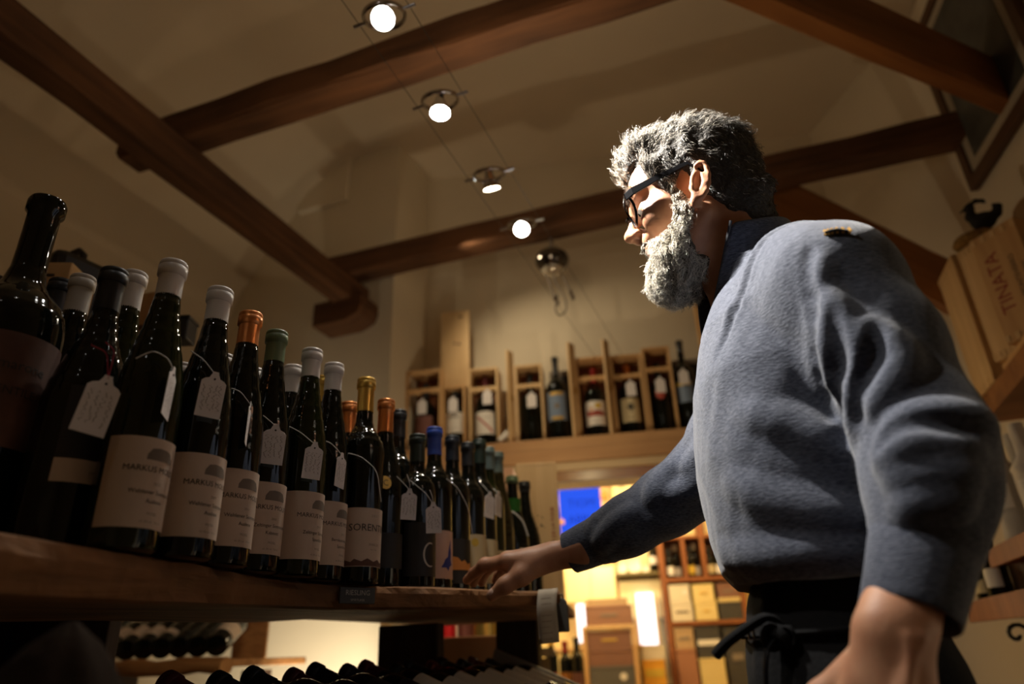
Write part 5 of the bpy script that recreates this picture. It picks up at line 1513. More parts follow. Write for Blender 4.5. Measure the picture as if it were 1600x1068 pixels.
lid(.432, .052, .480, -.022, 'narrow pale cover with clasp right of the tall free-standing bottle', 58, 1, 0)
open_box('wine_box', 'open wine box holding the bottle with a red and yellow picture label', .525, .160, .410, D_, .300)
SUN = [(.010 * math.cos(a) * 1.6, .010 * math.sin(a) * 1.4) for a in np.linspace(0, 6.28, 14)[:-1]]
box_bottle(.525, BH, BR + .003, 'large bottle with a red and yellow picture label', cap_red, [(.055, .175, 0, 64, paper_white, [('VINO', .012, .068, ink_grey, 0)], [([(-.045, 0), (.045, 0), (.045, .018), (.01, .030), (-.02, .022), (-.045, .034)], .100, ink_red), ([(x + .014, y) for x, y in SUN], .150, ink_yellow), ([(x * .5 - .018, y * .6) for x, y in SUN], .135, paper_orange)])])
lid(.600, .050, .480, -.022, 'narrow pale cover with clasp between two boxes of the right half of the shelf', 60, 1, 0)
open_box('wine_box', 'open wine box holding the bottle with a small tree on its label', .690, .148, .405, D_, .295)
TREE = [(-.004, 0), (.004, 0), (.003, .016), (.018, .014), (.012, .022), (.022, .026), (.008, .034), (.010, .044), (0, .040), (-.010, .046), (-.008, .032), (-.020, .028), (-.010, .022), (-.016, .014), (-.003, .016)]
box_bottle(.690, BH, BR, 'large bottle with a small dark tree on its beige label', cap_copper, [(.058, .175, 0, 62, paper_pale, [('VIGNA', .010, .075, ink_black, 0)], [(TREE, .105, ink_black)])])
wall_tag(.700, .265, 'white tag on the bottle with the tree label', 25)
open_box('wine_box', 'open wine box holding the bottle with a red shield label', .836, .132, .430, D_, .315)
SHD = [(-.024, .040), (.024, .040), (.024, .014), (.012, -.004), (0, -.010), (-.012, -.004), (-.024, .014)]
box_bottle(.836, BH, BR - .003, 'large bottle with a red shield label below a white tag', cap_black, [], cl=.06)
bt = [o for o in bpy.data.objects if o.name.startswith('wine_bottle') and o.get('label', '').startswith('large bottle with a red shield')][0]
mb = MB(); shape_cyl(mb, SHD, BR - .003 + .0006, .165, 0); obj('shield_label', mb, mat('shield_red', (.42, .07, .045), .6), bt)
wall_tag(.838, .268, 'white tag on the bottle with the red shield label', 26)
bottle('bordeaux', .470, .050, tuple(bw(.958, .055, ZS + .0006)), 'tall black bottle with a yellow-edged label at the right end of the shelf', cap_black, .10, glass_dark, PHI + R(-90),
       [(.14, .245, -20, 55, mat('bluegrey_label', (.17, .23, .33), .6), [], [([(-.04, 0), (.04, 0), (.04, .02), (-.04, .02)], .222, ink_yellow)])], 'large bottles on the wall shelf')
wall_tag(.950, .300, 'white tag on the rightmost bottle of the shelf', 27, d=-.004)
t = thing('dark_box', 'dark upright box end behind the rightmost bottle of the shelf', 'box', tuple(bw(.985, .155, ZS + .0006)), PHI)
obj('box_body', MB().box((0, 0, .20), (.13, .06, .40)), black_m, t, bevel=.002); obj('box_lid_edge', MB().box((0, -.0315, .385), (.132, .002, .025)), ink_grey, t)
pst = obj('wall_post', MB().box(bw(1.10, .05, 2.35), (.09, .06, .92), PHI), pine, bevel=.003); pst['kind'] = 'structure'; tag(pst, 'upright pine post on the wall behind the beard of the man', 'post')

# ---------------------------------------------------------------- cable lamps, transformer lamp
for s, lb in ((-1, 'left steel cable of the low-voltage lamp track'), (1, 'right steel cable of the low-voltage lamp track')):
    tag(obj('lamp_cable', MB().tube([(CABLE_X + s * .064, -1.81, CABLE_Z + .004), (CABLE_X + s * .064, .5, CABLE_Z + .004), (CABLE_X + s * .064, 3.23 if s < 0 else 3.255, CABLE_Z + .004)], .0010, 6), mat('cable_steel', (.10, .085, .07), .6, metal=.3), smooth=True), lb, 'cable')
ll = ['cable lamp out of the frame towards the entrance', 'second cable lamp before the frame, above the left bottles', 'cable lamp just above the top edge of the frame', 'nearest lamp on the cable, glaring before the first cross beam', 'second lamp on the cable, tilted, just past the first cross beam', 'third lamp on the cable, glowing warm against the ceiling', 'farthest lamp on the cable, before the second cross beam']
glow = mat('lamp_glow', (1, 1, 1), .4, emis=(1, .96, .88), estr=45)
glow_w = mat('lamp_glow_warm', (1, 1, 1), .4, emis=(1, .88, .62), estr=30)
for (y, aim, pw, cone, colr), lb in zip(SPOTS, ll):
    t = thing('cable_spotlight', lb, 'lamp', (CABLE_X, y, CABLE_Z), 0, 'spot lamps on the ceiling cable')
    o0 = Vector((CABLE_X, y, CABLE_Z))
    d = (Vector(aim) - o0).normalized()
    for sg in (-1, 1): obj('crossbar', MB().tube([(sg * .048, 0, .004), (sg * .078, 0, .004)], .0042, 8), steel, t, smooth=True)
    obj('ring', MB().tube([(.046 * math.cos(a), .046 * math.sin(a) * .95, .004 + .012 * math.sin(a)) for a in np.linspace(0, 2 * math.pi, 33)[:-1]], .0042, 8, closed=True, flat=1.6), chrome, t, smooth=True)
    obj('clip', MB().box((0, .004, .012), (.012, .034, .012), R(35)), black_m, t, bevel=.002)
    M = d.to_track_quat('Z', 'Y').to_matrix().to_4x4(); M.translation = Vector((0, 0, 0)) + Vector((0, 0, 0))
    cup = [(.010, -.020), (.014, .0), (.022, .022), (.0265, .038), (.0270, .042), (.0255, .042), (.0245, .038)]
    h_ = obj('reflector', MB().lathe(cup, 28, M, True, False), chrome, t, smooth=True)
    obj('bulb', MB().lathe([(.0240, .0385), (.015, .0405), (.0005, .0412)], 28, M, True, True), glow_w if 1.4 < y < 1.6 else glow, h_, smooth=True)
    obj('pivot', MB().tube([(0, .0, .016), tuple(-d * .014)], .006, 8), steel, t, smooth=True)
tr_ = thing('transformer_lamp', 'round chrome transformer lamp on the ceiling hook with dangling wires', 'lamp', (-.735, 2.60, 2.63))
dm = [(.0005, -.060), (.030, -.056), (.055, -.044), (.072, -.022), (.078, .0), (.072, .022), (.050, .040), (.02, .050), (.006, .060)]
obj('dome', MB().lathe(dm, 32), mat('smoked_chrome', (.16, .15, .14), .15, metal=1.0), tr_, smooth=True)
obj('glass_cup', MB().lathe([(.0005, -.074), (.030, -.070), (.046, -.058), (.050, -.050)], 28), mat('cup_glass', (.60, .55, .45), .1, metal=.6), tr_, smooth=True)
obj('stem', MB().tube([(0, 0, .055), (0, .0, .122)], .006, 8), steel, tr_, smooth=True)
for pts, nm in (([(.0, 0, -.07), (.010, 0, -.12), (.030, 0, -.16), (.048, .0, -.215), (.045, .0, -.27), (.015, 0, -.285), (.0, 0, -.25), (.014, 0, -.18)], 'loop_wire'), ([(-.035, 0, -.055), (-.020, 0, -.11), (.000, 0, -.19)], 'wire'), ([(.03, 0, -.055), (.055, 0, -.12), (.075, 0, -.18)], 'wire')):
    P = catmull(pts, 24); obj(nm, MB().tube([tuple(p) for p in P], .0035, 6), mat('wire_brown', (.10, .06, .035), .6), tr_, smooth=True)
for x, z in ((.0, -.195), (.010, -.222), (.075, -.185), (.083, -.21)):
    obj('wire_clip', MB().lathe([(.003, -.014), (.008, -.009), (.008, .008), (.003, .014)], 10, Matrix.Translation((x, 0, z))), mat('wire_brown', (.10, .06, .035), .6), tr_, smooth=True)

# ---------------------------------------------------------------- right wall: pictures, shelves, boxes
rw = math.atan2(2.75 + 1.85, .955 - 1.60)          # direction of the right wall
RT = Vector((math.cos(rw), math.sin(rw), 0)); RN = Vector((-RT.y, RT.x, 0))    # RN looks into the room
def rwp(y, off, z):
    x = 1.60 + (y + 1.85) * (.955 - 1.60) / 4.6
    p = Vector((x, y, z)) + RN * off
    return p
def picture(label, y, z, w, h, m_in):
    t = thing('framed_picture', label, 'picture', tuple(rwp(y, .02, z)), rw)
    fm = mat('picture_frame_wood', (.10, .045, .020), .5)
    b_ = .045
    for nm, c, d in (('frame_side', (-w / 2 + b_ / 2, 0, h / 2), (b_, .03, h)), ('frame_side', (w / 2 - b_ / 2, 0, h / 2), (b_, .03, h)), ('frame_rail', (0, 0, b_ / 2), (w - 2 * b_ - .001, .03, b_)), ('frame_rail', (0, 0, h - b_ / 2), (w - 2 * b_ - .001, .03, b_))):
        obj(nm, MB().box(c, d), fm, t, bevel=.003)
    obj('mount', MB().box((0, -.002, h / 2), (w - 2 * b_ - .002, .01, h - 2 * b_ - .002)), mat('picture_mount', (.42, .36, .27), .9), t)
    obj('print', MB().box((0, .0045, h / 2), (w - 2 * b_ - .10, .003, h - 2 * b_ - .10)), m_in, t)
    return t
pm = mat('faded_print', (.10, .10, .085), .5, col2=(.045, .045, .04), vscale=9)
picture('framed picture hanging on the right wall under the diagonal beam', 2.36, 2.55, .62, .80, pm)
picture('second framed picture higher up at the upper right corner', 1.62, 2.60, .50, .80, pm)

def shelf(label, x0, x1, y0, y1, z, th, m=red_wood, lip=.0, br=True):
    t = thing('side_shelf', label, 'shelf', ((x0 + x1) / 2, (y0 + y1) / 2, z - th))
    obj('shelf_board', MB().box((0, 0, th / 2), (x1 - x0, y1 - y0, th)), m, t, bevel=.004)
    obj('edge_strip', MB().box((-(x1 - x0) / 2 - .006, 0, th / 2 - .004), (.010, y1 - y0, th + .008)), m, t, bevel=.002)
    for y in (-.42, .42) if br else ():
        obj('bracket', MB().prism([(0, 0), (.12, 0), (.12, -.10)], .02, Matrix.Translation(((x1 - x0) / 2 - .13, y * (y1 - y0), -.0005)) @ Matrix.Rotation(R(90), 4, 'X')), dark_wood, t)
    if not br:
        for y in (-.49, .49): obj('end_support', MB().box(((x1 - x0) / 2 - .02, y * (y1 - y0), -z / 2 + th / 2 - .02), (.03, .03, z - th - .045 + .0)), dark_wood, t) if z < 1.2 else None
    return t
shelf('red-brown shelf on the right carrying the pine wine boxes', .76, 1.035, 1.45, 2.80, 1.745, .062, brace_m)
shelf('red-brown shelf on the right carrying bottles wrapped in tissue', .60, .98, 1.5, 2.55, 1.235, .045, red_wood, .0, False)
shelf('broad dark shelf at the lower right with bottles on it', .56, .98, 1.5, 2.85, 1.100, .055, red_wood, .0, False)
ZR = 1.7455
def crate(label, loc, heading, w, th, h, m, text=False, z=0.0):
    """box on end; its broad face looks to the left of its heading"""
    t = thing('wine_crate', label, 'box', (loc[0], loc[1], ZR + z), R(heading), 'pine crates on the right shelf')
    e = .012
    # local x: along the visible face (away from the camera), local y: thickness, outward face at y = 0
    obj('face_panel', MB().box((w / 2, -e / 2, h / 2), (w, e, h - .03)), m, t, bevel=.0015)
    obj('back_panel', MB().box((w / 2, -th + e / 2, h / 2), (w, e, h - .03)), m, t, bevel=.0015)
    obj('end_panel', MB().box((w / 2, -th / 2, .0075), (w, th, .0149)), m, t, bevel=.0015)
    obj('end_panel', MB().box((w / 2, -th / 2, h - .0075), (w, th, .0149)), m, t, bevel=.0015)
    obj('side_panel', MB().box((e / 2, -th / 2, h / 2), (e, th - 2 * e - .0006, h - .0306)), m, t)
    obj('side_panel', MB().box((w - e / 2, -th / 2, h / 2), (e, th - 2 * e - .0006, h - .0306)), m, t)
    for z in (.0152, h - .0152):                     # finger joints along both ends
        for k in range(9):
            if k % 2: continue
            obj('finger_joint', MB().box((w * (k + .5) / 9, .0009, z), (w / 9 * .9, .002, .022)), pine_pale, t)
    if text:
        f = t.children[0]
        M = Matrix.Translation((w * .5, .0007, h * .52)) @ Matrix.Rotation(R(180), 4, 'Z') @ Matrix.Rotation(R(90), 4, 'X') @ Matrix.Rotation(R(90), 4, 'Z')
        for s_, size, y, ink in (('TINATA', .060, .008, ink_red), ('MONTEVERRO', .022, -.035, ink_black), ('TOSCANA', .014, -.058, ink_black)):
            mb = MB(); text_flat(mb, s_, size, M @ Matrix.Translation((0, y, 0)), .95); obj('lettering', mb, ink, f)
    return t
crate('pale pine crate standing at the far end of the right shelf', (.748, 2.495), 92, .205, .10, .475, pine_pale)
fc = thing('flat_crate', 'flat pine crate lying under the two nearer crates on the right shelf', 'box', (.885, 2.20, ZR), 0)
obj('crate_body', MB().box((0, 0, .018), (.23, .52, .035)), pine, fc, bevel=.002)
obj('crate_lid', MB().box((0, 0, .0367), (.225, .515, .0022)), pine_pale, fc)
crate('pale pine crate with finger joints in the middle of the right shelf', (.790, 2.350), 118, .09, .10, .405, pine_pale, z=.0385)
crate('pine crate stamped TINATA in red, nearest on the right shelf', (.838, 2.167), 130, .145, .075, .363, pine, True, z=.0385)
# black rooster on a straw nest, on the middle crate
ns = tag(obj('straw_nest', MB().lathe([(.02, 0), (.085, .004), (.098, .020), (.088, .040), (.05, .050), (.01, .046)], 24), mat('straw', (.30, .17, .045), .9, var=.4, vscale=60, bump=.8, bscale=150), smooth=True), 'flat round straw nest on top of the pine crates', 'nest')
ns.location = (.805, 2.400, ZR + .4445); ns.scale = (.72, .72, .72)
ro_ = Solid()
ro_.ell((.012, 0, .052), (.046, .030, .042), .02)
ro_.chain([(.035, 0, .055), (.064, 0, .070), (.074, 0, .095), (.062, 0, .112)], [.020, .017, .014, .006], .015)
ro_.chain([(-.008, 0, .060), (-.026, 0, .090), (-.020, 0, .122)], [.024, .018, .016], .015)
ro_.ball((-.020, 0, .134), .019, .01)
ro_.cone((-.034, 0, .134), (-.060, 0, .124), .008, .002, .006)
ro_.chain([(-.014, 0, .150), (.010, 0, .156), (.032, 0, .146), (.040, 0, .132)], [.007, .009, .008, .004], .008)
ro_.cone((.0, 0, .02), (0, 0, .0), .014, .018, .01)
V, Q = ro_.mesh((-.10, -.05, -.02), (.11, .05, .19), .004)
rt = tag(obj('rooster_figure', np_mesh('rooster', V, Q), mat('black_feather', (.012, .011, .011), .8, bump=.8, bscale=120)), 'small black rooster figure standing on the straw nest', 'figure')
rt.location = (.835, 2.395, ZR + .4840); rt.scale = (.80, .80, .80); rt.rotation_euler = (0, 0, R(-19))
mb = MB(); mb.prism([(-.004, 0), (.006, 0), (.003, -.014), (-.003, -.012)], .002, Matrix.Translation((-.036, .001, .124)) @ Matrix.Rotation(R(90), 4, 'X'))
obj('wattle', mb, black_m, rt)
t = thing('wooden_tray', 'pale rounded wooden board end at the right edge above the crates', 'board', (.965, 2.31, ZR + .0395), R(115))
obj('tray_board', MB().prism([(-.10, 0), (.10, 0), (.10, .46), (.085, .50), (.05, .515), (-.05, .515), (-.085, .50), (-.10, .46)], .02, Matrix.Rotation(R(90), 4, 'X')), pine_pale, t, bevel=.004)
obj('hang_hole', MB().lathe([(.012, 0), (.012, .001)], 14, Matrix.Translation((0, .0006, .47)) @ Matrix.Rotation(R(-90), 4, 'X')), ink_black, t)

# tissue-wrapped bottles and others on the lower shelves
def tissue_bottle(label, x, y, z, H, rb, m, labelled=True, lean=0):
    t = thing('wrapped_bottle', label, 'bottle', (x, y, z), 0, 'bottles on the right lower shelves')
    rg = np.random.default_rng(int(x * 1000 + y * 100))
    pts, rn = profile('bordeaux', H, rb)
    zz = np.linspace(0, H + .02, 26); V, F = [], []
    n = 28
    for j, q in enumerate(zz):
        r0 = np.interp(q, [p[1] for p in pts], [p[0] for p in pts]) + .002 + (.004 if q > H * .62 else 0)
        for i in range(n):
            a = 2 * math.pi * i / n
            r = r0 * (1 + (.05 if q > H * .6 else .015) * math.sin(5 * a + q * 40) + .02 * rg.normal() * (q > H * .6))
            V.append((r * math.cos(a), r * math.sin(a), q))
    for j in range(25):
        for i in range(n): F.append((j * n + i, j * n + (i + 1) % n, (j + 1) * n + (i + 1) % n, (j + 1) * n + i))
    F += [tuple(range(n - 1, -1, -1)), tuple(25 * n + i for i in range(n))]
    obj('tissue', MB().add(V, F), m, t, smooth=True, angle=70)
    if labelled:
        l = obj('paper_label', band_cyl(rb + .0045, H * .30, H * .52, R(200), R(262), 12), paper_white, t, smooth=True, angle=False)
        for k in range(4):
            mb = MB(); shape_cyl(mb, [(-.012, 0), (.010 - .004 * (k % 2), 0), (.010 - .004 * (k % 2), .0016), (-.012, .0016)], rb + .0050, H * .48 - .012 * k, R(232)); obj('print_line', mb, ink_grey, l)
    return t
tis = mat('grey_tissue', (.44, .41, .37), .8, var=.08, vscale=25)
tis2 = mat('white_tissue', (.60, .55, .48), .8, var=.06, vscale=25)
tissue_bottle('bottle wrapped in grey tissue with a white label on the upper right lower shelf', .662, 2.42, 1.2355, .315, .042, tis)
tissue_bottle('bottle wrapped in pale tissue at the right edge of the tissue shelf', .705, 2.32, 1.2355, .300, .042, tis2)
tissue_bottle('dim bottle in grey tissue behind the back of the man', .735, 2.49, 1.2355, .31, .040, tis, False)
bottle('bordeaux', .170, .036, (.612, 2.62, 1.1005), 'squat dark bottle with a white label on the broad lower shelf', cap_black, .03, glass_dark, R(-120), [(.03, .085, 0, 40, paper_white, [], [])], 'bottles on the right lower shelves')
bottle('bordeaux', .160, .034, (.600, 2.72, 1.1005), 'small dark bottle close behind the sleeve on the broad lower shelf', cap_black, .03, glass_dark, R(-120), [(.02, .06, 0, 70, paper_pale, [], [])], 'bottles on the right lower shelves')
tissue_bottle('low beige wrapped bottle at the right edge of the broad lower shelf', .695, 2.63, 1.1005, .150, .040, mat('beige_wrap', (.34, .27, .18), .8), False)
ir = thing('iron_scroll', 'black wrought-iron scroll bracket under the broad lower shelf', 'bracket', (.605, 2.56, .936))
sc_ = [(.035 * (1 - .08 * k) * math.cos(k * .55), 0, .06 + .035 * (1 - .08 * k) * math.sin(k * .55)) for k in range(12)]
obj('scroll', MB().tube(sc_, .006, 8), black_m, ir, smooth=True)
obj('scroll_bar', MB().tube([(.036, 0, .06), (.04, 0, .02), (.10, 0, -.02), (.115, 0, .1065)], .006, 8), black_m, ir, smooth=True)
rv = S('wall_niche', seg_wall(MB(), (.99, 1.35), (.955, 2.75), 0, 1.0, -.03), mat('rough_plaster', (.42, .37, .29), .95, var=.2, vscale=14, bump=.8, bscale=45))

# ---------------------------------------------------------------- shop room seen through the opening
DF = 1.9
def fb(mb, s0, s1, z0, z1, d0=DF, d1=DF + .2): return bwbox(mb, s0, s1, d0, d1, z0, z1)
def fthing(name, label, cat, s, z, d=DF, group=None): return thing(name, label, cat, tuple(bw(s, d, z)), PHI, group)
# blue lit window with lettering, white lit panes, yellow cupboards
w = thing('window_1', 'blue lit window with dark lettering seen through the opening', 'window', tuple(bw(.32, 2.16, 1.705)), PHI); w['kind'] = 'structure'
blue_em = mat('blue_pane', (.004, .015, .10), .9, spec=.05, emis=(.010, .070, .80), estr=1.0)
blue_em2 = mat('blue_glow_strip', (.01, .05, .15), .9, spec=.05, emis=(.02, .30, 1.0), estr=1.1)
obj('pane', MB().box((0, 0, .235), (.34, .012, .47)), blue_em, w)
obj('pane', MB().box((0, -.008, .475), (.34, .012, .045)), blue_em2, w)
for c, d in (((-.185, -.01, .25), (.03, .05, .54)), ((.185, -.01, .25), (.03, .05, .54)), ((0, -.01, .525), (.40, .05, .03)), ((0, -.01, -.015), (.40, .05, .03))):
    obj('window_frame', MB().box(c, d), pine, w)
navy_ink = mat('navy_letters', (.002, .005, .06), .9, spec=.05, emis=(.004, .028, .38), estr=1.0)
for s_, x, z, sz in (('TIOM', .0, .285, .085), ('ABRU', .0, .165, .085), ('EV', -.02, .06, .085)):
    mb = MB(); text_flat(mb, s_, sz, Matrix.Translation((x, -.0075, z)) @ Matrix.Rotation(R(90), 4, 'X')); obj('lettering', mb, navy_ink, w)
for x, z, rr, lb in ((.02, .46, .026, 'top'), (.175, .34, .032, 'right side'), (-.150, .17, .020, 'left side')):
    p = bw(.32, 2.16 - .07, 1.705 + z) + TX * x
    o = tag(obj('hanging_ornament', MB().lathe([(.0005, -rr), (rr * .75, -rr * .7), (rr, 0), (rr * .7, rr * .65), (rr * .2, rr * 1.0), (rr * .1, rr * 1.5)], 18), mat('ornament_brown', (.50, .24, .06), .5), smooth=True), f'brown drop ornament hanging on the {lb} of the blue window', 'ornament', None)
    o.location = p
for n_, (s0, s1, z0, z1, lb) in enumerate(((.235, .292, 1.05, 1.35, 'narrow'), (.650, .770, 1.02, 1.35, 'wide'))):
    w = thing(f'window_{n_ + 2}', f'{lb} white daylit window pane in the far wall of the shop', 'window', tuple(bw((s0 + s1) / 2, 2.05, z0)), PHI); w['kind'] = 'structure'
    obj('pane', MB().box((0, 0, (z1 - z0) / 2), (s1 - s0, .012, z1 - z0)), mat('lit_pane', (.8, .8, .9), .3, emis=(.80, .83, 1.0), estr=1.6), w)
    for x in (-1, 1): obj('window_frame', MB().box((x * ((s1 - s0) / 2 + .008), -.004, (z1 - z0) / 2), (.015, .03, z1 - z0)), pine_pale, w)
def cupboard(label, s0, s1, z0, z1, d=2.10, m=None, knob=None, th=.08):
    t = fthing('wall_cupboard', label, 'cupboard', (s0 + s1) / 2, z0, d)
    W_, H_ = s1 - s0, z1 - z0
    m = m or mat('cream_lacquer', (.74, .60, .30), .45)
    obj('cupboard_body', MB().box((0, th / 2, H_ / 2), (W_, th, H_)), m, t, bevel=.004)
    dr = obj('door', MB().box((0, -.010, H_ / 2), (W_ - .02, .018, H_ - .02)), m, t, bevel=.005)
    if knob: obj('knob', MB().lathe([(.014, 0), (.018, .010), (.008, .016)], 14, Matrix.Translation((knob[0], -.019, knob[1])) @ Matrix.Rotation(R(90), 4, 'X')), mat('knob_brown', (.12, .05, .03), .4), dr, smooth=True)
    return t
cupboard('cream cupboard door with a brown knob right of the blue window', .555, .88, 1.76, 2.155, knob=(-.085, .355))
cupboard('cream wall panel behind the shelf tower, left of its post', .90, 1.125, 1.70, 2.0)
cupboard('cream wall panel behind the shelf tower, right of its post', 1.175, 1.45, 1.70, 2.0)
pf = fthing('pineapple', 'small pineapple standing on the lintel board of the shop', 'fruit', .775, 2.157, 2.12)
obj('fruit_body', MB().lathe([(.01, 0), (.030, .010), (.036, .035), (.030, .065), (.014, .078)], 16), mat('pineapple_skin', (.60, .30, .03), .6, bump=.6, bscale=90), pf, smooth=True)
for k in range(7):
    a = k * .9
    obj('leaf', MB().prism([(-.007, 0), (.007, 0), (.003, .045), (0, .058)], .002, Matrix.Translation((0, 0, .074)) @ Matrix.Rotation(a, 4, 'Z') @ Matrix.Rotation(R(18), 4, 'X')), mat('pineapple_leaf', (.03, .16, .03), .5), pf)
S('trim_2', fb(MB(), .47, .545, .02, 2.30, 2.10, 2.18), pine)
S('trim_3', fb(MB(), 1.127, 1.172, 1.68, 2.30, 2.04, 2.10), red_wood)
S('trim_4', fb(MB(), .05, 1.6, 2.19, 2.28, 2.08, 2.18), red_wood_x)

# counter, glowing back panel and dishes
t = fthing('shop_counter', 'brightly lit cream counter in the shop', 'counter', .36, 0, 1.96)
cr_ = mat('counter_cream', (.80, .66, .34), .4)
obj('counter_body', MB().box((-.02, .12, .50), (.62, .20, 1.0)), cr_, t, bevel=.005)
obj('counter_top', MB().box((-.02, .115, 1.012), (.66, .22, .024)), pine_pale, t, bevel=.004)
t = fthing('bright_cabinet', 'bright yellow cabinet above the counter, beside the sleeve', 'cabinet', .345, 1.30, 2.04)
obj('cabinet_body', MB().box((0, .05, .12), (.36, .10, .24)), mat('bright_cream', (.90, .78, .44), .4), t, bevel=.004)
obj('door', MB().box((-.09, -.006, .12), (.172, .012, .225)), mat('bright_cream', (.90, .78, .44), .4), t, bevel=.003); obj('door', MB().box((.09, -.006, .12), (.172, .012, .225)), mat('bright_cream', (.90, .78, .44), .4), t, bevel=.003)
t = fthing('plate_shelf', 'small dark shelf with plates under the forearm', 'shelf', .676, 1.468, 2.00)
obj('shelf_board', MB().box((0, .09, .008), (.30, .19, .016)), mat('olive_board', (.16, .12, .04), .6), t)
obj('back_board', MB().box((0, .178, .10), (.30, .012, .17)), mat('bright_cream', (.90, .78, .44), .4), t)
for k, (s, r_) in enumerate(((.575, .04), (.665, .050), (.740, .03))):
    o = tag(obj('plate', MB().lathe([(.01, 0), (r_ * .6, .004), (r_, .012), (r_ * .98, .015), (r_ * .6, .008), (.01, .005)], 24), mat('china', (.80, .74, .62), .2), smooth=True), ('plate leaning on the plate shelf, first from the left', 'largest plate leaning in the middle of the plate shelf', 'plate leaning on the plate shelf beside the bottle')[k], 'plate', 'plates on the plate shelf')
    o.matrix_world = Matrix.Translation(bw(s, 2.12, 1.4848 + r_ * .96)) @ Matrix.Rotation(PHI, 4, 'Z') @ Matrix.Rotation(R(76), 4, 'X')
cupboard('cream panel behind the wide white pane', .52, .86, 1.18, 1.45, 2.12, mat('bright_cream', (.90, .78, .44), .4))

# shelf tower with bottles and boxes
tw = fthing('shelf_tower', 'red-brown shelf tower with bottles on top and wine cartons below', 'shelf unit', 1.05, 0, DF)
def twbox(nm, s0, s1, z0, z1, d0=0, d1=.22, m=red_wood):
    obj(nm, MB().box(((s0 + s1) / 2 - 1.05, (d0 + d1) / 2, (z0 + z1) / 2), (s1 - s0, d1 - d0, z1 - z0)), m, tw, bevel=.002)
for s in (.850, 1.352): twbox('side_post', s - .018, s + .018, 0, 1.70)
for s in (1.005, 1.135): twbox('divider', s - .012, s + .012, 1.4265, 1.68, 0, .20)
for z in (1.125, 1.40): twbox('shelf_board', .868, 1.334, z, z + .026)
twbox('shelf_board', .868, 1.334, .73, .756)
twbox('top_board', .868, 1.334, 1.68, 1.70)
twbox('back_board', .868, 1.334, .756, 1.68, .205, .215, red_wood)
bl = ['small bottle left of the tower posts, on the counter end', 'bottle in the first bay of the shelf tower, front', 'bottle in the first bay of the shelf tower, with a long pale neck', 'bottle in the second bay of the shelf tower, gold label', 'bottle in the second bay of the shelf tower, pale wrapped', 'bottle in the third bay of the shelf tower, left', 'bottle in the third bay of the shelf tower, white label', 'bottle in the third bay of the shelf tower, right end']
for k, (s, d, H, cp, lm) in enumerate(((.905, .05, .19, cap_black, paper_white), (.955, .14, .23, cap_white, paper_white), (1.045, .05, .20, cap_black, ink_yellow), (1.086, .13, .23, cap_white, paper_white), (1.175, .05, .19, cap_black, paper_pale), (1.235, .06, .235, cap_wine, paper_white), (1.295, .10, .22, cap_white, paper_pale))):
    bottle('bordeaux', H, .028, tuple(bw(s, DF + d, 1.4268)), bl[k + 1], cp, .04, glass_dark, PHI + R(-90), [(.02, .075, 0, 60, lm, [], [])], 'bottles on the shelf tower')
bottle('bordeaux', .30, .030, tuple(bw(.800, 2.04, 1.4852)), bl[0], cap_black, .045, glass_dark, PHI + R(-90), [(.05, .10, 0, 60, paper_white, [], [])])
def carton(label, s0, s1, z0, z1, m, d=DF, depth=.18, band=None, mark=None, name='wine_carton', grp='cartons in the shop'):
    t = fthing(name, label, 'box', (s0 + s1) / 2, z0, d, grp)
    W_, H_ = s1 - s0, z1 - z0
    obj('carton_body', MB().box((0, depth / 2, H_ / 2 - .006), (W_, depth, H_ - .012)), m, t, bevel=.003)
    obj('lid', MB().box((0, depth / 2, H_ - .008), (W_ + .004, depth + .004, .016)), m, t, bevel=.002)
    if band: obj('band', MB().box((0, -.0008, H_ * .5), (W_ * .9, .0015, H_ * band[1])), band[0], t)
    if mark:
        if mark[0] == 'disc': obj('emblem', MB().lathe([(mark[1], 0), (mark[1], .0015)], 18, Matrix.Translation((mark[3], -.0022 - .0004, H_ * .55)) @ Matrix.Rotation(R(-90), 4, 'X')), mark[2], t)
        else: obj('emblem', MB().box((0, -.0018, H_ * .5), (W_ * mark[1], .0015, H_ * .12)), mark[2], t)
    return t
k_wh = mat('white_carton', (.66, .58, .44), .6); k_cr = mat('cream_carton', (.70, .55, .24), .6); k_br = mat('brown_carton', (.20, .095, .065), .5); k_dk = mat('dark_carton', (.045, .042, .040), .5); k_tn = mat('tan_carton', (.42, .28, .15), .6); k_or = mat('orange_carton', (.75, .36, .03), .5)
carton('white carton with a round emblem, upper left in the shelf tower', .875, 1.008, 1.269, 1.380, k_wh, mark=('disc', .016, paper_white, .035))
carton('pale carton under the emblem carton in the shelf tower', .875, 1.012, 1.1515, 1.2685, k_wh, mark=('bar', .6, ink_grey))
carton('cream carton, upper one of the middle pair in the shelf tower', 1.030, 1.165, 1.266, 1.376, k_cr, mark=('bar', .4, gold_print))
carton('cream carton, lower one of the middle pair in the shelf tower', 1.030, 1.170, 1.1515, 1.2655, k_cr, mark=('bar', .3, gold_print))
carton('dark brown carton at the right of the shelf tower', 1.192, 1.330, 1.284, 1.375, k_br, mark=('bar', .5, ink_grey))
carton('tan flat carton between a brown and a black one in the shelf tower', 1.188, 1.330, 1.259, 1.2835, k_cr)
carton('black carton under the flat tan one in the shelf tower', 1.188, 1.330, 1.1515, 1.2585, k_dk)
carton('tan carton with a printed line in the lower left of the shelf tower', .875, .995, .985, 1.112, k_tn, mark=('bar', .6, ink_grey))
carton('plain reddish brown carton low in the shelf tower', .872, .995, .7565, .9845, mat('rust_carton', (.34, .15, .08), .6), d=DF - .02)
carton('cream carton at the bottom of the shelf tower', 1.010, 1.165, .7565, .925, k_cr, d=DF - .02)
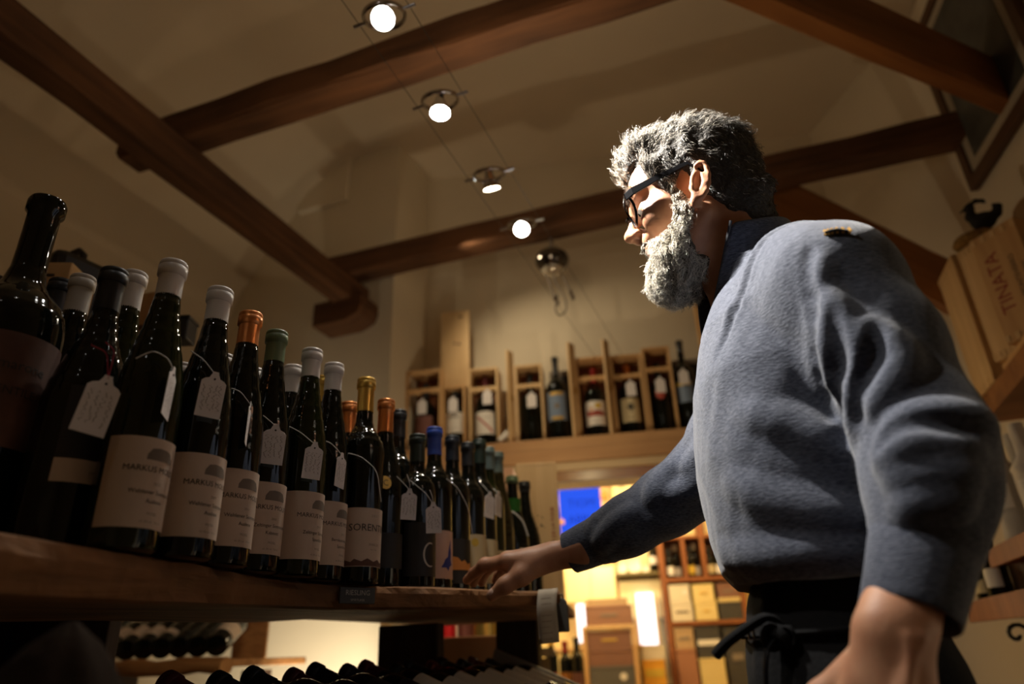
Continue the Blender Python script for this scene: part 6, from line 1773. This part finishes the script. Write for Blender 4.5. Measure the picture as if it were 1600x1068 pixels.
carton('black carton with white labels in the lower middle of the shelf tower', 1.010, 1.165, .926, 1.112, k_dk, band=(paper_white, .18))
carton('black carton at the lower right of the shelf tower', 1.185, 1.330, .7565, 1.10, k_dk, mark=('bar', .5, ink_grey))
# middle stack of wine cases with an end board
t = fthing('case_rack', 'pine rack with brown and grey wine cases in the middle of the shop', 'rack', .46, 0, 1.70)
obj('side_board', MB().box((.150, .10, .56), (.026, .22, 1.12)), pine, t, bevel=.003)
obj('side_board', MB().box((-.165, .10, .56), (.026, .22, 1.12)), pine, t, bevel=.003)
obj('shelf_board', MB().box((-.007, .10, 1.132), (.342, .22, .022)), pine_pale, t, bevel=.002)
obj('shelf_board', MB().box((-.007, .10, .760), (.300, .22, .022)), pine_pale, t, bevel=.002)
carton('light brown wine case on top of the pine case rack', .310, .615, 1.1440, 1.262, mat('cocoa_carton', (.26, .13, .085), .5), 1.70, .2, mark=('bar', .35, ink_grey), name='wine_case')
carton('tan flat case lying on the topmost brown one', .325, .590, 1.2625, 1.305, k_tn, 1.71, .18, name='wine_case')
carton('brown wine case with gold print on the case rack', .312, .592, 1.002, 1.112, k_br, 1.70, .2, mark=('bar', .35, gold_print), name='wine_case')
carton('plain brown wine case in the middle of the case rack', .312, .592, .905, 1.0015, k_br, 1.70, .2, name='wine_case')
carton('grey wine case with a round white seal low in the case rack', .312, .592, .7715, .9045, mat('grey_carton', (.10, .095, .09), .5), 1.70, .2, mark=('disc', .022, paper_white, .07), name='wine_case')
carton('pale box on the orange one beside the case rack', .655, .795, .930, 1.015, k_wh, 1.80, .16)
carton('bright orange box beside the case rack', .650, .785, .78, .9295, k_or, 1.80, .16, band=(ink_yellow, .3))
t = fthing('box_stand', 'low stand under the orange box', 'stand', .740, 0, 1.86)
obj('top', MB().box((0, 0, .765), (.16, .22, .028)), dark_wood, t); obj('leg', MB().box((-.06, 0, .375), (.03, .2, .75)), dark_wood, t); obj('leg', MB().box((.06, 0, .375), (.03, .2, .75)), dark_wood, t)
# group of bottles standing before the counter
t = fthing('bottle_stand', 'dark stand carrying a few bottles left of the case rack', 'stand', .235, 0, .85)
obj('top', MB().box((0, 0, .785), (.24, .16, .03)), dark_wood, t); obj('leg', MB().box((-.09, 0, .385), (.03, .14, .77)), dark_wood, t); obj('leg', MB().box((.09, 0, .385), (.03, .14, .77)), dark_wood, t)
for k, (s, d, H, cp, lm, lb) in enumerate(((.165, .85, .285, cap_gold, paper_red, 'gold-topped bottle on the dark stand in the opening'), (.235, .88, .25, cap_red, paper_orange, 'bottle with an orange top on the dark stand in the opening'), (.300, .84, .265, cap_black, paper_wine if False else paper_mauve, 'black bottle with a reddish label on the dark stand in the opening'))):
    bottle('bordeaux', H, .034, tuple(bw(s, d, .8005)), lb, cp, .055, glass_dark, PHI + R(-90), [(.03, .10, 0, 60, lm, [], [])], None)
